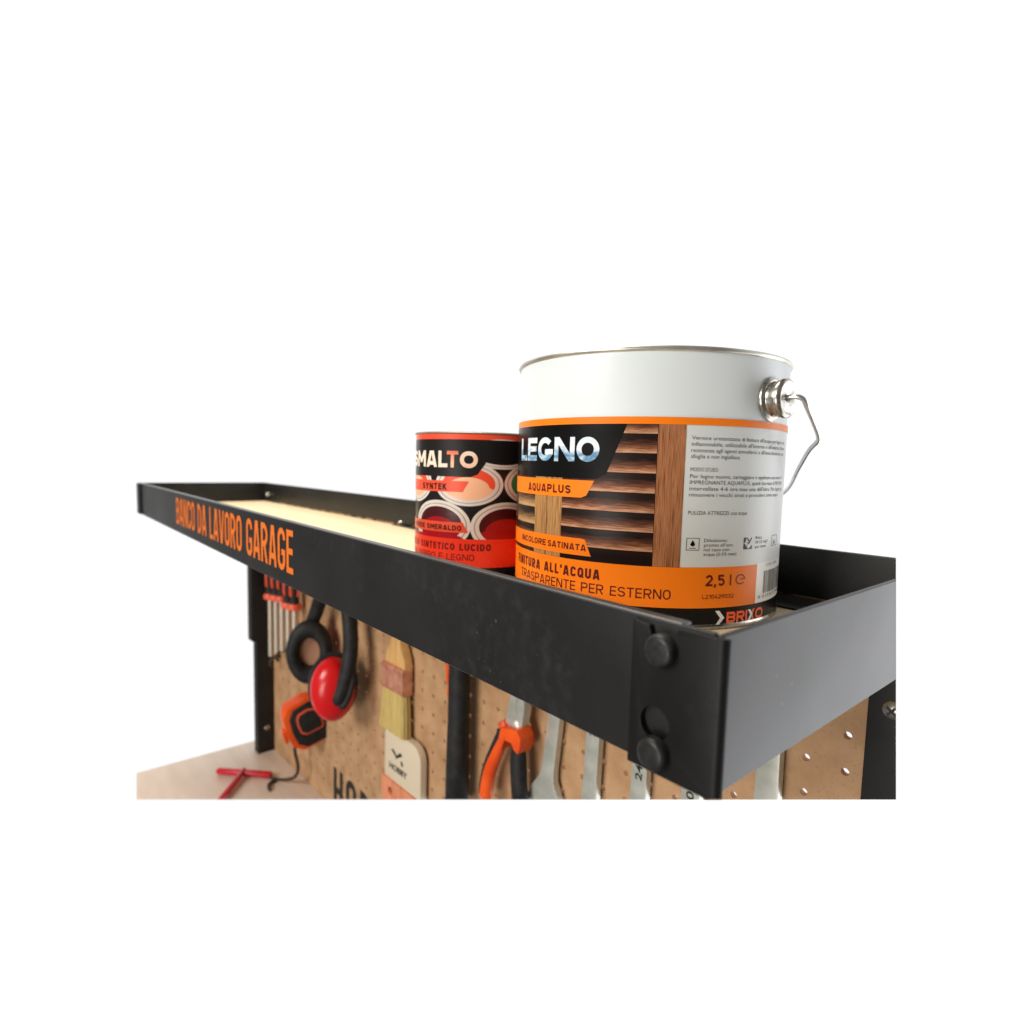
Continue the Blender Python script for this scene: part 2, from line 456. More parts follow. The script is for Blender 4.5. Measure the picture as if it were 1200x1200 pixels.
def glyph(ch, w, t):
    """strokes of one letter of a narrow engineering alphabet: list of (points, closed)"""
    h = t / 2
    L, R, B, T = h, w - h, h, 1 - h
    c = w / 2
    rx = (R - L) / 2
    r = min(rx, 0.5 - h)
    o = []
    S_ = lambda *p: o.append((list(p), False))
    def P_(lst, closed=False): o.append((lst, closed))
    def oval(y0, y1):
        q = min(rx, (y1 - y0) / 2)
        return _arc(R - q, y1 - q, q, q, 0, 90) + _arc(L + q, y1 - q, q, q, 90, 180) + _arc(L + q, y0 + q, q, q, 180, 270) + _arc(R - q, y0 + q, q, q, 270, 360)
    if ch == 'A':
        S_((h * 0.9, -0.03), (c - h * 0.45, 1.03)); S_((w - h * 0.9, -0.03), (c + h * 0.45, 1.03)); S_((w * 0.24, 0.25), (w * 0.76, 0.25))
    elif ch in 'BPR':
        m = 0.52 if ch == 'B' else 0.47
        S_((L, 0), (L, 1))
        q = min(R - L, (T - m) / 2)
        P_([(L, T), (R - q, T)] + _arc(R - q, T - q, q, q, 90, 0)[1:] + _arc(R - q, m + q, q, q, 0, -90) + [(L, m)])
        if ch == 'B':
            q = min(R - L, (m - B) / 2)
            P_([(L, m), (R - q, m)] + _arc(R - q, m - q, q, q, 90, 0)[1:] + _arc(R - q, B + q, q, q, 0, -90) + [(L, B)])
        if ch == 'R':
            S_((c, m), (R + h * 0.1, -0.03))
    elif ch == 'C':
        y1 = 0.66 + t * 0.22
        a1 = math.degrees(math.asin(max(0, min(1, (y1 - (T - r)) / r))))
        P_(([(R, y1)] if a1 < 1 else []) + _arc(R - r, T - r, r, r, a1, 90) + _arc(L + r, T - r, r, r, 90, 180) + _arc(L + r, B + r, r, r, 180, 270) + _arc(R - r, B + r, r, r, 270, 360 - a1) + ([(R, 1 - y1)] if a1 < 1 else []))
    elif ch == 'G':
        y1 = 0.68 + t * 0.30
        a1 = math.degrees(math.asin(max(0, min(1, (y1 - (T - r)) / r))))
        P_(([(R, y1)] if a1 < 1 else []) + _arc(R - r, T - r, r, r, a1, 90) + _arc(L + r, T - r, r, r, 90, 180) + _arc(L + r, B + r, r, r, 180, 270) + _arc(R - r, B + r, r, r, 270, 360))
        S_((R, B + r - 0.01), (R, 0.50)); S_((R + h, 0.50 - h), (c, 0.50 - h))
    elif ch == 'D':
        q = min(R - L, 0.5 - h) * 0.85
        S_((L, 0), (L, 1)); P_([(L, T), (R - q, T)] + _arc(R - q, T - q, q, q, 90, 0)[1:] + _arc(R - q, B + q, q, q, 0, -90) + [(L, B)])
    elif ch == 'E':
        S_((L, 0), (L, 1)); S_((L, T), (w, T)); S_((L, 0.51), (w * 0.94, 0.51)); S_((L, B), (w, B))
    elif ch == 'F':
        S_((L, 0), (L, 1)); S_((L, T), (w, T)); S_((L, 0.48), (w * 0.92, 0.48))
    elif ch == 'H':
        S_((L, 0), (L, 1)); S_((R, 0), (R, 1)); S_((L, 0.5), (R, 0.5))
    elif ch in 'Il':
        S_((h, 0), (h, 1))
    elif ch == 'K':
        S_((L, 0), (L, 1)); S_((L, 0.36), (R, 1.04)); S_((L + (R - L) * 0.36, 0.55), (R + h * 0.2, -0.04))
    elif ch == 'L':
        S_((L, 0), (L, 1)); S_((L, B), (w, B))
    elif ch == 'M':
        S_((L, 0), (L, 1)); S_((R, 0), (R, 1)); S_((L, 1.02), (c, 0.30)); S_((R, 1.02), (c, 0.30))
    elif ch == 'N':
        S_((L, 0), (L, 1)); S_((R, 0), (R, 1)); S_((L, 1.02), (R, -0.02))
    elif ch in 'O0Q':
        P_(oval(B, T), True)
        if ch == 'Q': S_((c + rx * 0.1, 0.30), (w, -0.02))
    elif ch == 'S':
        m = 0.51
        ry = (T - m) / 2; rb = (m - B) / 2
        P_(_arc(c, T - ry, rx, ry, 15, 270, 16) + _arc(c, B + rb, rx, rb, 90, -165, 16)[1:])
    elif ch == 'T':
        S_((0, T), (w, T)); S_((c, 0), (c, T))
    elif ch == 'U':
        P_([(L, 1)] + _arc(L + r, B + r, r, r, 180, 270) + _arc(R - r, B + r, r, r, 270, 360) + [(R, 1)])
    elif ch == 'V':
        S_((h * 0.9, 1.03), (c - h * 0.4, -0.03)); S_((w - h * 0.9, 1.03), (c + h * 0.4, -0.03))
    elif ch == 'Y':
        S_((h * 0.9, 1.03), (c, 0.42)); S_((w - h * 0.9, 1.03), (c, 0.42)); S_((c, 0), (c, 0.48))
    elif ch == "'":
        S_((h, 0.66), (h, 1))
    elif ch == ',':
        S_((h, t), (h, 0.02)); S_((h, 0.02), (-h * 0.3, -0.12))
    elif ch == '1':
        S_((R, 0), (R, 1)); S_((0, 0.74), (R, 0.99))
    elif ch == '2':
        ry = min(rx, 0.28)
        P_(_arc(c, T - ry, rx, ry, 165, -25, 12) + [(L, B), ]); S_((L - h, B), (w, B))
    elif ch == '3':
        m = 0.53
        P_(_arc(c, (T + m) / 2, rx, (T - m) / 2, 160, -90, 12)); P_(_arc(c, (B + m) / 2, rx, (m - B) / 2, 90, -160, 12))
    elif ch == '4':
        S_((w * 0.72, 0), (w * 0.72, 0.55)); S_((w * 0.62, 1.02), (h * 0.6, 0.24)); S_((0, 0.22), (w, 0.22))
    elif ch == '5':
        P_([(R, T), (L, T), (L, 0.50)]); P_([(L, 0.52)] + _arc(c, (B + 0.6) / 2, rx, (0.6 - B) / 2, 110, -150, 14))
    elif ch == '6':
        P_(oval(B, 0.60), True); S_((L, 0.35), (w * 0.62, 1.0))
    elif ch == '7':
        S_((0, T), (w, T)); S_((R, T), (w * 0.35, -0.02))
    elif ch == '8':
        P_(oval(B, 0.53), True); P_(oval(0.53, T), True)
    elif ch == '9':
        P_(oval(0.40, T), True); S_((R, 0.65), (w * 0.38, 0.0))
    elif ch == 'e':            # the estimated sign
        P_([(c, 0.47)] + [(R, 0.47)] + _arc(c, 0.45, rx, 0.45 - h, 12, 318, 26))
    return o


def din_bm(body, width, cap, t=0.16, gap=None):
    """capitals built from strokes; t = stroke / cap height; strokes that cross lie a hair above one another"""
    t0 = t
    g = t * 0.72 + 0.05 if gap is None else gap
    ks = [WID.get(ch, 1.0) for ch in body]
    fixed = sum(t for ch in body if ch in "Il',") + g * (len(body) - 1)
    wb = (width / cap - fixed) / max(0.01, sum(ks))
    bm = bmesh.new()
    x = 0.0
    for ch, k in zip(body, ks):
        w = k * wb if k else t
        strokes = glyph(ch, w, t) if ch != ' ' else []
        for n_, (pts, closed) in enumerate(strokes):
            b2 = bmesh.new()
            P = []
            for p in pts:
                if not P or (Vector(p) - P[-1]).length > 1e-5:
                    P.append(Vector(p))
            if closed and (P[0] - P[-1]).length < 1e-5:
                P.pop()
            m_ = len(P)
            row = []
            for i in range(m_):
                a = P[(i - 1) % m_] if (closed or i) else None
                b_ = P[(i + 1) % m_] if (closed or i < m_ - 1) else None
                d1 = (P[i] - a).normalized() if a is not None else None
                d2 = (b_ - P[i]).normalized() if b_ is not None else None
                d1 = d1 or d2; d2 = d2 or d1
                n1 = Vector((-d1.y, d1.x)); n2 = Vector((-d2.y, d2.x))
                mm = n1 + n2
                mm = mm.normalized() if mm.length > 1e-6 else n1
                ln = min(1.6, 1 / max(0.3, mm.dot(n1))) * t / 2
                row.append((b2.verts.new((P[i].x + mm.x * ln, P[i].y + mm.y * ln, 0)), b2.verts.new((P[i].x - mm.x * ln, P[i].y - mm.y * ln, 0))))
            for i in range(m_ if closed else m_ - 1):
                A_, B2 = row[i], row[(i + 1) % m_]
                b2.faces.new((A_[0], A_[1], B2[1], B2[0]))
            if ch != ',':
                for co, no in (((0, 1, 0), (0, 1, 0)), ((0, 0, 0), (0, -1, 0))):
                    bmesh.ops.bisect_plane(b2, geom=list(b2.verts) + list(b2.edges) + list(b2.faces), dist=1e-7, plane_co=co, plane_no=no, clear_outer=True)
            for v in b2.verts:
                v.co = Vector(((v.co.x + x) * cap, v.co.y * cap, 0.000012 * n_))
            me = bpy.data.meshes.new('t'); b2.to_mesh(me); b2.free(); bm.from_mesh(me); bpy.data.meshes.remove(me)
        x += w + g
    return bm


def wrap_bm(bm, r, u0, v0, lift, step=0.0025):
    """take a flat bm in xy (metres), shift to (u0,v0) (u = arc metres) and bend it round a cylinder of radius r"""
    for v in bm.verts:
        v.co.x += u0; v.co.y += v0
    x0 = min(v.co.x for v in bm.verts); x1 = max(v.co.x for v in bm.verts)
    k = math.ceil((x0 + 1e-6) / step)
    while k * step < x1 - 1e-6:
        bmesh.ops.bisect_plane(bm, geom=list(bm.verts) + list(bm.edges) + list(bm.faces), dist=1e-8, plane_co=(k * step, 0, 0), plane_no=(1, 0, 0))
        k += 1
    bmesh.ops.triangulate(bm, faces=[f for f in bm.faces if len(f.verts) > 4])
    uv = bm.loops.layers.uv.verify()
    for f in bm.faces:
        for lp in f.loops:
            lp[uv].uv = (lp.vert.co.x * 100, lp.vert.co.y * 100)
    for v in bm.verts:
        a = v.co.x / r
        rr_ = r + lift + v.co.z
        v.co = Vector((rr_ * math.cos(a), rr_ * math.sin(a), v.co.y))
    for f in bm.faces:
        f.normal_update()
        c = f.calc_center_median()
        if f.normal.x * c.x + f.normal.y * c.y < 0:
            f.normal_flip()
    return bm


def poly_bm(pts, bm=None):
    bm = bm or bmesh.new()
    vs = [bm.verts.new((p[0], p[1], 0)) for p in pts]
    f = bm.faces.new(vs)
    f.normal_update()
    if len(vs) > 4:
        bmesh.ops.triangulate(bm, faces=[f])
    return bm


# ------------------------------------------------------------------ the setting: an added white backdrop that glows
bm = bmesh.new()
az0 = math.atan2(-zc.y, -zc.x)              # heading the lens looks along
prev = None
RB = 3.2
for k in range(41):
    a = az0 + math.radians(47) - math.radians(47 + 92) * k / 40  # arc runs on past the view so its glow reflects in the tray end
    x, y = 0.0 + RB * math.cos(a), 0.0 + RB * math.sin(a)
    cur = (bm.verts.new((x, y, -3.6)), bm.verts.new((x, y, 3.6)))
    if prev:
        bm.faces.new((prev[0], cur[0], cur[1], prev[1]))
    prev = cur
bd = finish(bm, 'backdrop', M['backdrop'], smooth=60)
tag(bd, 'added glowing white curved backdrop behind the shelf', None, kind='structure')

# ------------------------------------------------------------------ shelf tray (world coordinates in metres; origin = near top corner)
TR = thing('shelf_tray', 'long black steel shelf tray with orange lettering on its front rail', 'shelf', (0, 0, -0.052))
ZB, T = -0.0515, 0.0024
XL = -1.083          # far end
YB0, YB1 = 0.2395, 0.206   # inner face of the back rail at the near and the far end


def tray(bm, name, m, smooth=35, **kw):
    bmesh.ops.translate(bm, verts=bm.verts, vec=(0, 0, 0.052))
    return finish(bm, name, m, TR, smooth, **kw)


# front rail: slim folded sheet
fr = tray(box_bm(XL, -0.0025, 0, T, ZB, 0, 0.0009, 3), 'front_rail', M['powder'])
tray(box_bm(XL + 0.002, -0.004, T, 0.014, ZB, ZB + T, 0.0004), 'front_flange', M['powder'])
tray(box_bm(XL + 0.001, -0.0145, 0.0002, 0.0058, -0.0040, 0.0004, 0.0012, 4), 'highlight_hem', M['edge'])  # hem added to catch a highlight along the rail top
# back rail follows its slightly converging line
bm = box_bm(XL, -0.0005, 0, T, ZB, 0, 0.0009, 3)
for v in bm.verts:
    v.co.y += YB0 + (YB1 - YB0) * (v.co.x / XL)
tray(bm, 'back_rail', M['powder'])
# right end panel
tray(box_bm(-T, 0, 0.0002, YB0 + T, ZB - 0.0008, -0.0003, 0.0009, 3), 'end_panel', M['powder'])
tray(box_bm(XL - T, XL, -0.0002, YB1 + T, ZB, 0, 0.0009, 3), 'end_panel', M['powder'])
# left end wraps round the front corner too
tray(box_bm(XL - T, XL + 0.03, -0.0022, -0.0003, ZB, -0.0006, 0.0009), 'corner_bracket', M['powder'])

# near corner bracket with keyholes
out = [(-0.0325, -0.0525), (-0.0005, -0.0525), (0, -0.052), (0, -0.0012), (-0.0005, -0.0008), (-0.0140, -0.0008), (-0.0148, -0.0022)]
out += [(-0.0160, -0.0035), (-0.0190, -0.0040), (-0.0220, -0.0062), (-0.0245, -0.0058), (-0.0258, -0.0022), (-0.0310, -0.0016), (-0.0325, -0.0010)]
key = circle_pts(-0.0218, -0.0352, 0.0058, 22, a0=-PI / 2 + 0.4, a1=1.5 * PI - 0.4, end=True) + [(-0.0222, -0.0425), (-0.0185, -0.0425)]
bm = prism_bm(out, 0.0024, [key], bev=0.0004)
bmesh.ops.translate(bm, verts=bm.verts, vec=(0, -0.0003, 0))
# round the vertical corner
tray(bm, 'corner_bracket', M['powder_matt'], 30)
bm = bmesh.new()
vs = []
prof = [(-0.0001, -0.0027)] + [(-0.0001 + 0.0027 * math.sin(a), -0.0000 - 0.0027 * math.cos(a)) for a in [PI / 2 * k / 6 for k in range(1, 7)]] + [(-0.0001, 0.0000)]
lo_ = [bm.verts.new((x + 0.0001, y, -0.0528)) for x, y in prof]; hi_ = [bm.verts.new((x + 0.0001, y, -0.0006)) for x, y in prof]
for k in range(len(prof)):
    k2 = (k + 1) % len(prof)
    bm.faces.new((lo_[k], lo_[k2], hi_[k2], hi_[k]))
bm.faces.new(lo_); bm.faces.new(hi_)
tray(bm, 'corner_fold', M['powder_matt'], 50)


def bolt_head(x, z, r=0.0056):
    bm = lathe_bm([(0, 0.0042), (r * 0.70, 0.0041), (r * 0.88, 0.0038), (r * 0.96, 0.0032), (r, 0.0024), (r, 0.0), (0, 0)], 36, 'Y')
    bmesh.ops.translate(bm, verts=bm.verts, vec=(x, -0.0027, z))
    return tray(bm, 'bolt', M['bolt'], 50)


bolt_head(-0.0195, -0.0090)
bolt_head(-0.0206, -0.0447)
# little screws showing on the inside of the back rail
for s, z in ((0.586, -0.0325), (1.062, -0.0215)):
    y = YB0 + (YB1 - YB0) * (s / 1.083)
    bm = lathe_bm([(0, 0.0042), (0.0022, 0.004), (0.0036, 0.0025), (0.0045, 0.0), (0, 0)], 16, 'Y')
    bmesh.ops.translate(bm, verts=bm.verts, vec=(-s, y, z))
    tray(bm, 'screw', M['steel'], 40)
# plywood bottom
FL = -0.0352
bm = box_bm(XL + 0.002, -0.003, T + 0.0006, 0.2, FL - 0.012, FL, 0.0004)
for v in bm.verts:
    if v.co.y > 0.1:
        v.co.y = YB0 + (YB1 - YB0) * (v.co.x / XL) + 0.0006
tray(bm, 'bottom_board', M['ply'])
# black inner ledge of the back rail, lying on the board
bm = box_bm(-0.60, -T - 0.0003, 0.1975, 0.2380, FL + 0.0002, FL + 0.0014, 0.0002)
for v in bm.verts:
    if v.co.y < 0.22:
        v.co.y += 0.0170 * (-v.co.x / 0.55)
    else:
        v.co.y = YB0 + (YB1 - YB0) * (v.co.x / XL) + 0.0008
tray(bm, 'inner_ledge', M['powder_matt'])
# lettering on the rail
w0, w1 = -0.782, -0.362
bm = din_bm('BANCO DA LAVORO GARAGE', w1 - w0, 0.0345, 0.14, 0.085)
for v in bm.verts:
    v.co = Vector((v.co.x + w0, -0.0003 - v.co.z, v.co.y - 0.0405))
bmesh.ops.translate(bm, verts=bm.verts, vec=(0, 0, 0.052))
lt = finish(bm, 'lettering', M['stencil'], fr, smooth=0, recalc=False)

# ------------------------------------------------------------------ paint cans


def can(cx, cy, r, h, name, label, body_mat, rim_mat, rs):
    t = thing(name, label, 'paint can', (cx, cy, FL))
    rb = r - 0.0002
    body = finish(lathe_bm([(r - 0.001, 0.0016), (rb, 0.003), (rb, h - 0.0035 * rs)], 160), 'body', body_mat, t, 40)
    finish(lathe_bm([(0, 0.002), (r - 0.003, 0.002), (r - 0.002, 0.0), (r - 0.0001, 0.0), (r + 0.0006, 0.0009), (r + 0.0006, 0.0022), (r, 0.0033), (r - 0.002, 0.0033)], 160), 'bottom_rim', M['steel'], t, 60)
    # rolled top rim, and the lid sunk inside it
    finish(lathe_bm([(r - 0.0006, h - 0.0045 * rs), (r + 0.0007, h - 0.0038 * rs), (r + 0.0012, h - 0.0022 * rs), (r + 0.0006, h - 0.0005 * rs), (r - 0.0008, h), (r - 0.0028, h - 0.0004), (r - 0.0034, h - 0.002), (r - 0.0034, h - 0.004)], 160), 'top_rim', rim_mat, t, 60)
    finish(lathe_bm([(r - 0.0034, h - 0.004), (r - 0.007, h - 0.0042), (r - 0.0078, h - 0.0012), (r - 0.0105, h - 0.001), (r - 0.0115, h - 0.006), (0, h - 0.006)], 96), 'lid', M['steel'], t, 40)
    return t, body


BR, BH = 0.0836, 0.1482
big, bbody = can(-0.1480, 0.1535, BR, BH, 'paint_can', 'large white paint can with orange wooden shutter label and wire handle on the shelf', M['white'], M['rim'], 0.68)
Z0 = -FL * 1000      # photo heights were taken from the rail top: add this to stand on the can base


class Label:
    def __init__(s, body, r):
        s.body, s.r, s.zoff = body, r, Z0 / 1000

    def patch(s, name, pts, m, lift, parent=None):
        """pts: list of (degrees, mm above rail top)"""
        q = [(math.radians(a) * s.r, z / 1000 + s.zoff) for a, z in pts]
        bm = poly_bm(q)
        wrap_bm(bm, s.r, 0, 0, lift * 0.001)
        return finish(bm, name, m, parent or s.body, 60, recalc=False)

    def band(s, name, a0, a1, z0, z1, m, lift, parent=None):
        return s.patch(name, [(a0, z0), (a1, z0), (a1, z1), (a0, z1)], m, lift, parent)

    def text(s, body, a0, a1, z, cap, m, lift, parent=None, bold=0.0, res=3, name='lettering', t=0, gap=None):
        w = math.radians(a1 - a0) * s.r
        bm = din_bm(body, w, cap / 1000, t, gap) if t else text_bm(body, w, cap / 1000, bold, res)
        wrap_bm(bm, s.r, math.radians(a0) * s.r, z / 1000 + s.zoff, lift * 0.001)
        return finish(bm, name, m, parent or s.body, 0, recalc=False)

    def multi(s, name, polys, m, lift, parent=None):
        bm = bmesh.new()
        for pts in polys:
            b2 = poly_bm([(math.radians(a) * s.r, z / 1000 + s.zoff) for a, z in pts])
            wrap_bm(b2, s.r, 0, 0, lift * 0.001)
            me = bpy.data.meshes.new('t'); b2.to_mesh(me); b2.free(); bm.from_mesh(me); bpy.data.meshes.remove(me)
        return finish(bm, name, m, parent or s.body, 60, recalc=False)

    def ell(s, a, z, ra, rz, n=56):
        return [(a + ra * math.cos(2 * PI * k / n), z + rz * math.sin(2 * PI * k / n)) for k in range(n)]


LB = Label(big, BR)
A0, A1 = -200, -40
# paper label wrapped round the can, everything printed on it are its sub-parts
lab = LB.band('label', -200, 100, -1.2, 73.4, M['paper'], 0.10)
uvz = (Z0 - 1.2) / 10
LB.band('orange_band', -230, 129, 73.0, 76.7, M['orange'], 0.36, lab)
LB.band('orange_band', -200, -4.4, -23.2, -1.2, M['orange'], 0.16, lab)
LB.band('white_panel', -4.4, 60, -23.2, -0.6, M['paperwhite'], 0.16, lab)
LB.band('black_band', -230, 129.9, -33.4, -23.15, M['ink'], 0.12, lab)
# picture of wooden shutters
LB.band('shutter_picture', -200, -39.3, -1.4, 73.2, M['darkgap'], 0.20, lab)
slat_m = print_mat('shutter_slat_print', [(0.0, (206, 154, 120)), (0.14, (176, 122, 90)), (0.36, (128, 80, 56)), (0.62, (86, 50, 36)), (1.0, (26, 16, 14))], (1, 0), False, 0.5, (1.1, 11))
slat_m2 = print_mat('shutter_slat_print_pale', [(0.0, (200, 160, 112)), (0.2, (186, 146, 100)), (0.6, (120, 88, 58)), (1.0, (34, 26, 20))], (1, 0), False, 0.5, (1.1, 11))
post_m = print_mat('shutter_stile_print', [(0.0, (96, 56, 34)), (0.35, (160, 102, 66)), (0.65, (186, 126, 86)), (1.0, (126, 78, 48))], (0.0, 0.5), True, 1.5, (24, 0.45))
post_m2 = print_mat('shutter_stile_print_pale', [(0.0, (100, 66, 36)), (0.35, (172, 124, 76)), (0.65, (196, 148, 96)), (1.0, (118, 78, 44))], (0.0, 0.5), True, 1.5, (24, 0.45))


def slats(a0, a1, m, z_list, wob):
    for i, zl in enumerate(z_list):
        bm = poly_bm([(math.radians(a0) * BR, (zl) / 1000 + LB.zoff), (math.radians(a1) * BR, (zl - 0.3 * wob) / 1000 + LB.zoff), (math.radians(a1) * BR, (zl + 7.0) / 1000 + LB.zoff), (math.radians(a0) * BR, (zl + 7.0) / 1000 + LB.zoff)])
        wrap_bm(bm, BR, 0, 0, 0.00025)
        uv = bm.loops.layers.uv.verify()
        for f in bm.faces:
            for lp in f.loops:
                lp[uv].uv = (lp[uv].uv[0] + i * 3.7, (lp.vert.co.z - LB.zoff - zl / 1000) / 0.007)
        finish(bm, 'slat_print', m, lab, 60, recalc=False)


zs = [68.3, 58.2, 47.8, 37.4, 27.0, 16.8, 6.6, -3.0]
slats(-85.4, -49.2, slat_m, [z for z in zs if z > -1], 1)
slats(-122, -101.5, slat_m2, [z - 1.5 for z in zs if z > -1 and z < 60], 0)
slats(-170, -126, slat_m, [z for z in zs if z > -1], 0)
LB.band('slat_print', -85.4, -49.2, -1.2, 3.6, slat_m, 0.25, lab)
LB.band('stile_print', -49.0, -39.3, -1.3, 73.1, post_m, 0.30, lab)
LB.band('stile_print', -101.5, -93.6, -1.3, 73.1, post_m2, 0.30, lab)
LB.band('stile_print', -93.3, -85.4, -1.3, 73.1, post_m2, 0.30, lab)
# black title panel
ttl = [(-200, 43.6), (-70.6, 43.6), (-66.9, 46.6), (-59.9, 72.95), (-200, 72.95)]
LB.patch('title_panel', ttl, M['ink'], 0.38, lab)
sky_m = print_mat('sky_letter_print', [(0.0, (190, 210, 226)), (0.22, (90, 136, 172)), (0.40, (150, 188, 214)), (0.58, (236, 240, 244)), (1.0, (222, 234, 242))], (0.70, -6.05), False, 0.75, (0.9, 1.8))
LB.text('LEGNO', -117.2, -69.8, 52.7, 13.4, sky_m, 0.50, lab, t=0.235, gap=0.09)
LB.patch('title_strip', [(-200, 32.4), (-76.6, 33.1), (-74.4, 34.4), (-71.4, 42.6), (-200, 42.9)], M['orange'], 0.44, lab)
LB.text('AQUAPLUS', -107.4, -81.2, 34.9, 4.7, M['maroon'], 0.54, lab, t=0.225)
LB.patch('finish_strip', [(-200, 0.2), (-71.6, 1.3), (-74.3, 10.3), (-76, 10.7), (-200, 9.4)], M['orange'], 0.44, lab)
LB.text('INCOLORE', -112.6, -93.3, 3.9, 3.6, M['maroon'], 0.54, lab, t=0.205)
LB.text('SATINATA', -92.0, -73.7, 3.9, 3.6, M['maroon'], 0.54, lab, t=0.205)
LB.text("FINITURA ALL'ACQUA", -118.0, -67.9, -11.0, 5.6, M['maroon'], 0.30, lab, t=0.215)
LB.text('TRASPARENTE PER ESTERNO', -113.2, -42.0, -18.7, 5.3, M['maroon'], 0.30, lab, t=0.13, gap=0.16)
LB.text('2,5', -29.2, -21.3, -11.3, 6.0, M['maroon'], 0.30, lab, t=0.17, gap=0.2)
LB.text('l', -18.9, -17.9, -11.3, 6.0, M['maroon'], 0.30, lab, t=0.14)
LB.text('e', -16.2, -11.4, -11.2, 6.2, M['maroon'], 0.30, lab, t=0.1)
LB.text('L210429032', -30.2, -16.8, -18.1, 2.2, M['maroon'], 0.30, lab, t=0.13, gap=0.2)
# information text on the grey panel
lines = [(65.5, 'Vernice uretanizzata di finitura all\'acqua per legno, non', 14.5), (62.3, 'infiammabile, utilizzabile all\'interno e all\'esterno. Buona', 15.0),
         (59.1, 'resistenza agli agenti atmosferici e all\'invecchiamento, non', 14.0), (56.0, 'sfoglia e non ingiallisce.', -17.3),
         (49.2, 'MODO D\'USO:', -26.6), (45.7, 'Per legno nuovo, carteggiare e applicare una mano di', 13.7), (42.5, 'IMPREGNANTE AQUAPLUS, quindi due mani di FINITURA', 14.6),
         (39.3, 'intervallate 4-6 ore max una dall\'altra. Per legno gi\u00e0', 15.0), (36.1, 'rimuovere i vecchi strati e procedere come sopra.', 9.9), (26.6, 'PULIZIA ATTREZZI: con acqua', -12.4)]
for z, s_, a1 in lines:
    LB.text(s_, -37.2, a1, z, 2.0, M['grey_ink'], 0.22, lab, bold=0.0, res=2, name='text_line')
for k, s_ in enumerate(('Diluizione:', 'pronto all\'uso,', 'nel caso con', 'acqua (3-5% max)')):
    LB.text(s_, -30.6, -30.6 + (9.6, 12.4, 10.6, 14.0)[k], 12.3 - 2.45 * k, 1.7, M['grey_ink'], 0.22, lab, res=2, name='text_line')
for k, s_ in enumerate(('Resa:', '10-12 mq/l', 'per mano')):
    LB.text(s_, -6.5, -6.5 + (4.2, 8.4, 7.4)[k], 13.0 - 2.5 * k, 1.6, M['grey_ink'], 0.22, lab, res=2, name='text_line')


def frame_polys(a0, a1, z0, z1, wa, wz):
    return [[(a0, z0), (a1, z0), (a1, z0 + wz), (a0, z0 + wz)], [(a0, z1 - wz), (a1, z1 - wz), (a1, z1), (a0, z1)],
            [(a0, z0 + wz), (a0 + wa, z0 + wz), (a0 + wa, z1 - wz), (a0, z1 - wz)], [(a1 - wa, z0 + wz), (a1, z0 + wz), (a1, z1 - wz), (a1 - wa, z1 - wz)]]


LB.multi('icon', frame_polys(-37.3, -32.4, 7.8, 14.4, 0.22, 0.3) + [[(-36.2, 8.8), (-33.6, 8.8), (-33.6, 9.1), (-36.2, 9.1)]], M['grey_ink'], 0.22, lab)
LB.patch('drop_mark', [(-34.9, 13.4), (-35.5, 11.8), (-35.8, 10.9), (-35.5, 10.2), (-34.9, 9.9), (-34.3, 10.2), (-34.0, 10.9), (-34.3, 11.8)], M['ink'], 0.22, lab)
LB.multi('icon', [[(-13.2, 7.8), (-10.8, 7.8), (-12.4, 10.6), (-13.2, 11.2)], [(-13.2, 11.4), (-12.4, 11.2), (-12.0, 14.2), (-13.2, 14.2)], [(-10.4, 10.4), (-8.6, 13.9), (-8.9, 14.2), (-11.2, 11.0)],
                  [(-12.0, 14.2), (-10.8, 12.2), (-10.3, 12.6), (-11.4, 14.2)], [(-10.8, 7.8), (-8.6, 7.8), (-8.6, 9.6), (-9.6, 10.0), (-9.9, 8.8)]], M['charcoal'], 0.22, lab)
LB.patch('icon', LB.ell(-10.4, 9.6, 0.9, 1.1, 14), M['whiteink'], 0.30, lab)
LB.multi('icon', frame_polys(6.0, 12.0, 7.9, 14.0, 0.3, 0.3) + [[(7.6, 9.0), (10, 9.0), (8.8, 11.6)]], M['grey_ink'], 0.22, lab)
LB.text('COD. 39471', 2.0, 14.5, -3.0, 1.4, M['grey_ink'], 0.22, lab, res=2, name='text_line')
LB.text('8 013307 394711', -2.6, 24.0, -20.9, 1.7, M['grey_ink'], 0.22, lab, res=2, name='text_line')
bars = []
a = 0.8
while a < 23:
    w = random.choice((0.22, 0.22, 0.4, 0.6))
    bars.append([(a, -18.4), (a + w, -18.4), (a + w, -5.6), (a, -5.6)])
    a += w + random.choice((0.25, 0.35, 0.5))
LB.multi('barcode', bars, M['grey_ink'], 0.22, lab)
# maker's mark on the black base band
LB.patch('logo_chevron', [(-24.4, -33.0 + 0.0), (-23.0, -33.0), (-20.4, -28.9), (-22.8, -24.9), (-24.6, -24.9), (-22.3, -28.9)], M['whiteink'], 0.24, lab)
LB.text('BRI', -19.5, -8.9, -32.0, 6.1, M['logo_orange'], 0.24, lab, name='logo_lettering', t=0.24, gap=0.12)
LB.text('O', -3.9, 1.6, -32.0, 6.1, M['logo_orange'], 0.24, lab, name='logo_lettering', t=0.24)
LB.patch('logo_chevron', [(-8.6, -32.0), (-7.1, -32.0), (-5.5, -28.9), (-7.1, -25.9), (-8.6, -25.9), (-7.1, -28.9)], M['whiteink'], 0.24, lab)
LB.multi('logo_lettering', [[(-5.7, -32.0), (-4.2, -32.0), (-5.6, -29.2), (-6.3, -30.6)], [(-6.3, -27.2), (-5.6, -28.6), (-4.2, -25.9), (-5.7, -25.9)]], M['logo_orange'], 0.24, lab)

